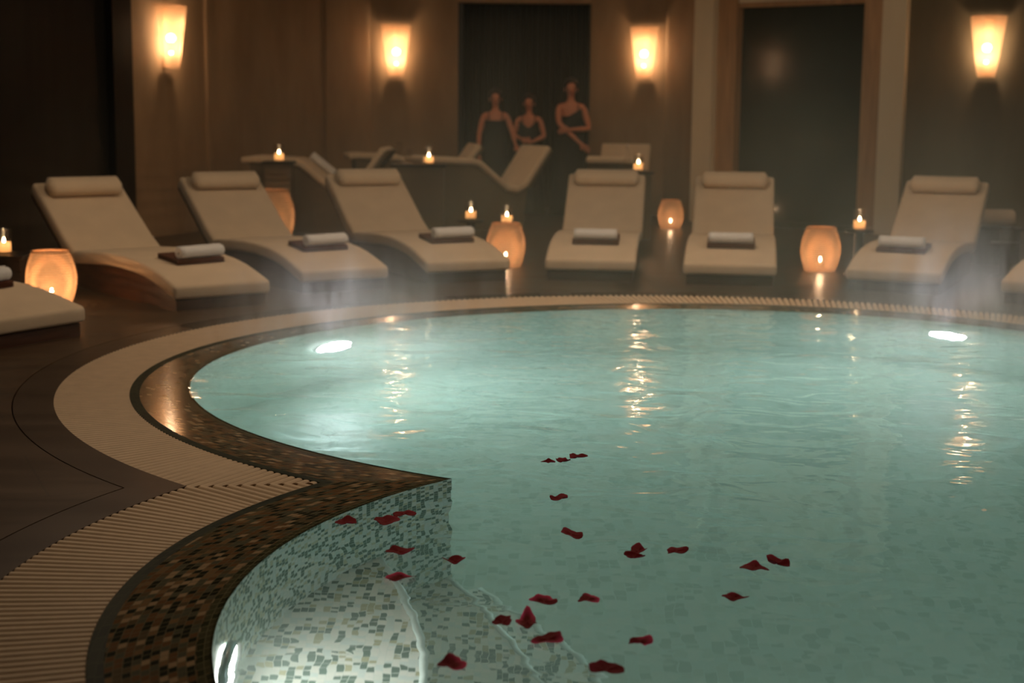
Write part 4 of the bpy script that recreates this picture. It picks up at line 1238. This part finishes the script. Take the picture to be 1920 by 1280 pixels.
PET = [(-0.604, 5.548, 'ragged dark red petal nearest the coping edge above the mosaic bay wall'),
       (-0.456, 5.575, 'large dark red petal touching a smaller one near the coping corner'),
       (-0.400, 5.683, 'flat dark red petal just behind the large one near the coping corner'),
       (-0.382, 5.184, 'crinkled red petal over the foot of the mosaic wall'),
       (-0.187, 5.077, 'smooth red petal floating alone just past the coping corner'),
       (-0.360, 4.887, 'bright pink and red petal over the top of the first step'),
       (0.161, 6.558, 'small red petal at the left end of the farthest trio'),
       (0.224, 6.571, 'red petal in the middle of the farthest trio'),
       (0.292, 6.656, 'red petal at the right end of the farthest trio'),
       (0.192, 5.937, 'single dark petal next nearest after the farthest trio'),
       (0.219, 5.419, 'twisted dark red petal alone between the far petals and the pair'),
       (0.422, 5.141, 'flat lower petal of the pair in mid water'),
       (0.443, 5.218, 'square upper petal of the pair in mid water'),
       (0.578, 5.223, 'red petal just right of the mid-water pair'),
       (0.817, 5.037, 'broad petal, left of the two at the far right'),
       (0.902, 5.082, 'upright petal, right of the two at the far right'),
       (0.704, 4.710, 'dark curled petal alone in front of the two at the far right'),
       (0.107, 4.655, 'pale pink edged petal left of a plain red one, above the cluster'),
       (0.248, 4.685, 'red petal with a pink tint right of the pink edged one'),
       (-0.020, 4.456, 'dark leftmost petal of the cluster over the step edge'),
       (0.052, 4.456, 'tall cupped petal in the middle of the cluster over the step edge'),
       (0.112, 4.310, 'pink and red lowest petal of the cluster over the step edge'),
       (0.376, 4.295, 'pale pink petal alone in open water near the front'),
       (-0.157, 4.096, 'rounded bright red petal nearest the camera over the second step'),
       (0.268, 4.071, 'pointed red petal at the front edge of the open water')]
scl = [(1.0, .8), (1.1, 1.1), (1.0, .7), (1.15, .8), (.95, .6), (1.15, .6), (.7, .5), (.75, .6), (.9, .7), (.8, .75), (.85, 1.0), (.85, .6), (.7, .9), (.9, .8), (1.05, .8), (.75, 1.0), (.95, .6), (1.0, .8), (.9, .65),
       (.75, .8), (.75, 1.3), (.9, 1.0), (.8, .7), (.95, .9), (1.1, .9)]
for i, ((x, y, lab), (sx, sy)) in enumerate(zip(PET, scl)):
    v = i if i not in (5, 17, 18, 20, 21, 22, 23) else 3 * (i + 20)
    if i in (0, 3, 6, 9, 12, 15): v = 100 + 3 * i + 1
    o = make_petal(v); x *= 0.985; y *= 0.985
    o.location = (x, y, WZ + 0.001); o.scale = (sx * 0.95, sy * 1.45, 1.0 + 0.35 * (i in (15, 20)))
    o.rotation_euler = (0, 0, random.uniform(-0.5, 0.5) + (PI if i % 2 else 0))
    tag(o, lab, 'petal', 'rose petals on the water')

# ------------------------------------------------------------------ steam over the pool
def steam_mat(name, dens, scale, stretch, lo, hi, ztop, col=(0.88, 0.96, 0.82), centre=None, rr=1.0):
    m = bpy.data.materials.new(name); m.use_nodes = True; nt = m.node_tree; nt.nodes.clear()
    tc = N(nt, 'ShaderNodeTexCoord'); mp = N(nt, 'ShaderNodeMapping'); mp.inputs['Scale'].default_value = stretch
    L(nt, tc.outputs['Object'], mp.inputs[0])
    no = N(nt, 'ShaderNodeTexNoise'); no.inputs['Scale'].default_value = scale; no.inputs['Detail'].default_value = 3; no.inputs['Distortion'].default_value = 0.8
    L(nt, mp.outputs[0], no.inputs['Vector'])
    r = N(nt, 'ShaderNodeMapRange'); r.inputs[1].default_value = lo; r.inputs[2].default_value = hi
    L(nt, no.outputs[0], r.inputs[0])
    sp = N(nt, 'ShaderNodeSeparateXYZ'); L(nt, tc.outputs['Object'], sp.inputs[0])
    z = N(nt, 'ShaderNodeMapRange'); z.inputs[1].default_value = 0.0; z.inputs[2].default_value = ztop; z.inputs[3].default_value = 1.0; z.inputs[4].default_value = 0.0
    L(nt, sp.outputs[2], z.inputs[0])
    z2 = math_node(nt, 'POWER', z.outputs[0], 1.6)
    f = math_node(nt, 'MULTIPLY', math_node(nt, 'MULTIPLY', r.outputs[0], z2), dens)
    # fade towards the rim of the patch
    cx, cy = sp.outputs[0], sp.outputs[1]
    rad_ = math_node(nt, 'SQRT', math_node(nt, 'ADD', math_node(nt, 'MULTIPLY', cx, cx), math_node(nt, 'MULTIPLY', cy, cy)))
    fd = N(nt, 'ShaderNodeMapRange'); fd.inputs[1].default_value = rr * 0.25; fd.inputs[2].default_value = rr; fd.inputs[3].default_value = 1; fd.inputs[4].default_value = 0
    L(nt, rad_, fd.inputs[0])
    f = math_node(nt, 'MULTIPLY', f, fd.outputs[0])
    s_ = N(nt, 'ShaderNodeVolumeScatter'); s_.inputs[0].default_value = (*col, 1); s_.inputs[2].default_value = 0.1
    L(nt, f, s_.inputs[1])
    o = N(nt, 'ShaderNodeOutputMaterial'); L(nt, s_.outputs[0], o.inputs['Volume'])
    return m
def dome(name, c, r, h, mat, lab):
    bm = lathe([(0, 0.0), (r, 0.0), (r, h * 0.4), (r * 0.8, h * 0.8), (0, h)], 32)
    o = obj(name, bm, mat); o.location = c
    return tag(o, lab, 'steam', kind='stuff')
dome('steam', (1.6, 11.8, 0.0), 5.4, 2.6, steam_mat('pool_steam', 0.095, 0.9, (1, 1, 0.6), 0.30, 0.70, 2.6, rr=5.4), 'thin steam drifting over the pool and the loungers')
dome('steam', (-1.05, 9.85, -0.005), 1.1, 0.75, steam_mat('left_plume', 1.8, 4.5, (1.5, 1.5, 0.42), 0.42, 0.68, 0.75, col=(0.95, 0.93, 0.95), rr=1.1), 'bright steam plume rising above the left pool lamp')
dome('steam', (3.0, 10.45, -0.005), 1.1, 0.95, steam_mat('right_plume', 1.7, 4.5, (1.5, 1.5, 0.42), 0.44, 0.68, 0.95, col=(0.95, 0.93, 0.95), rr=1.1), 'bright steam plume rising above the right pool lamp')
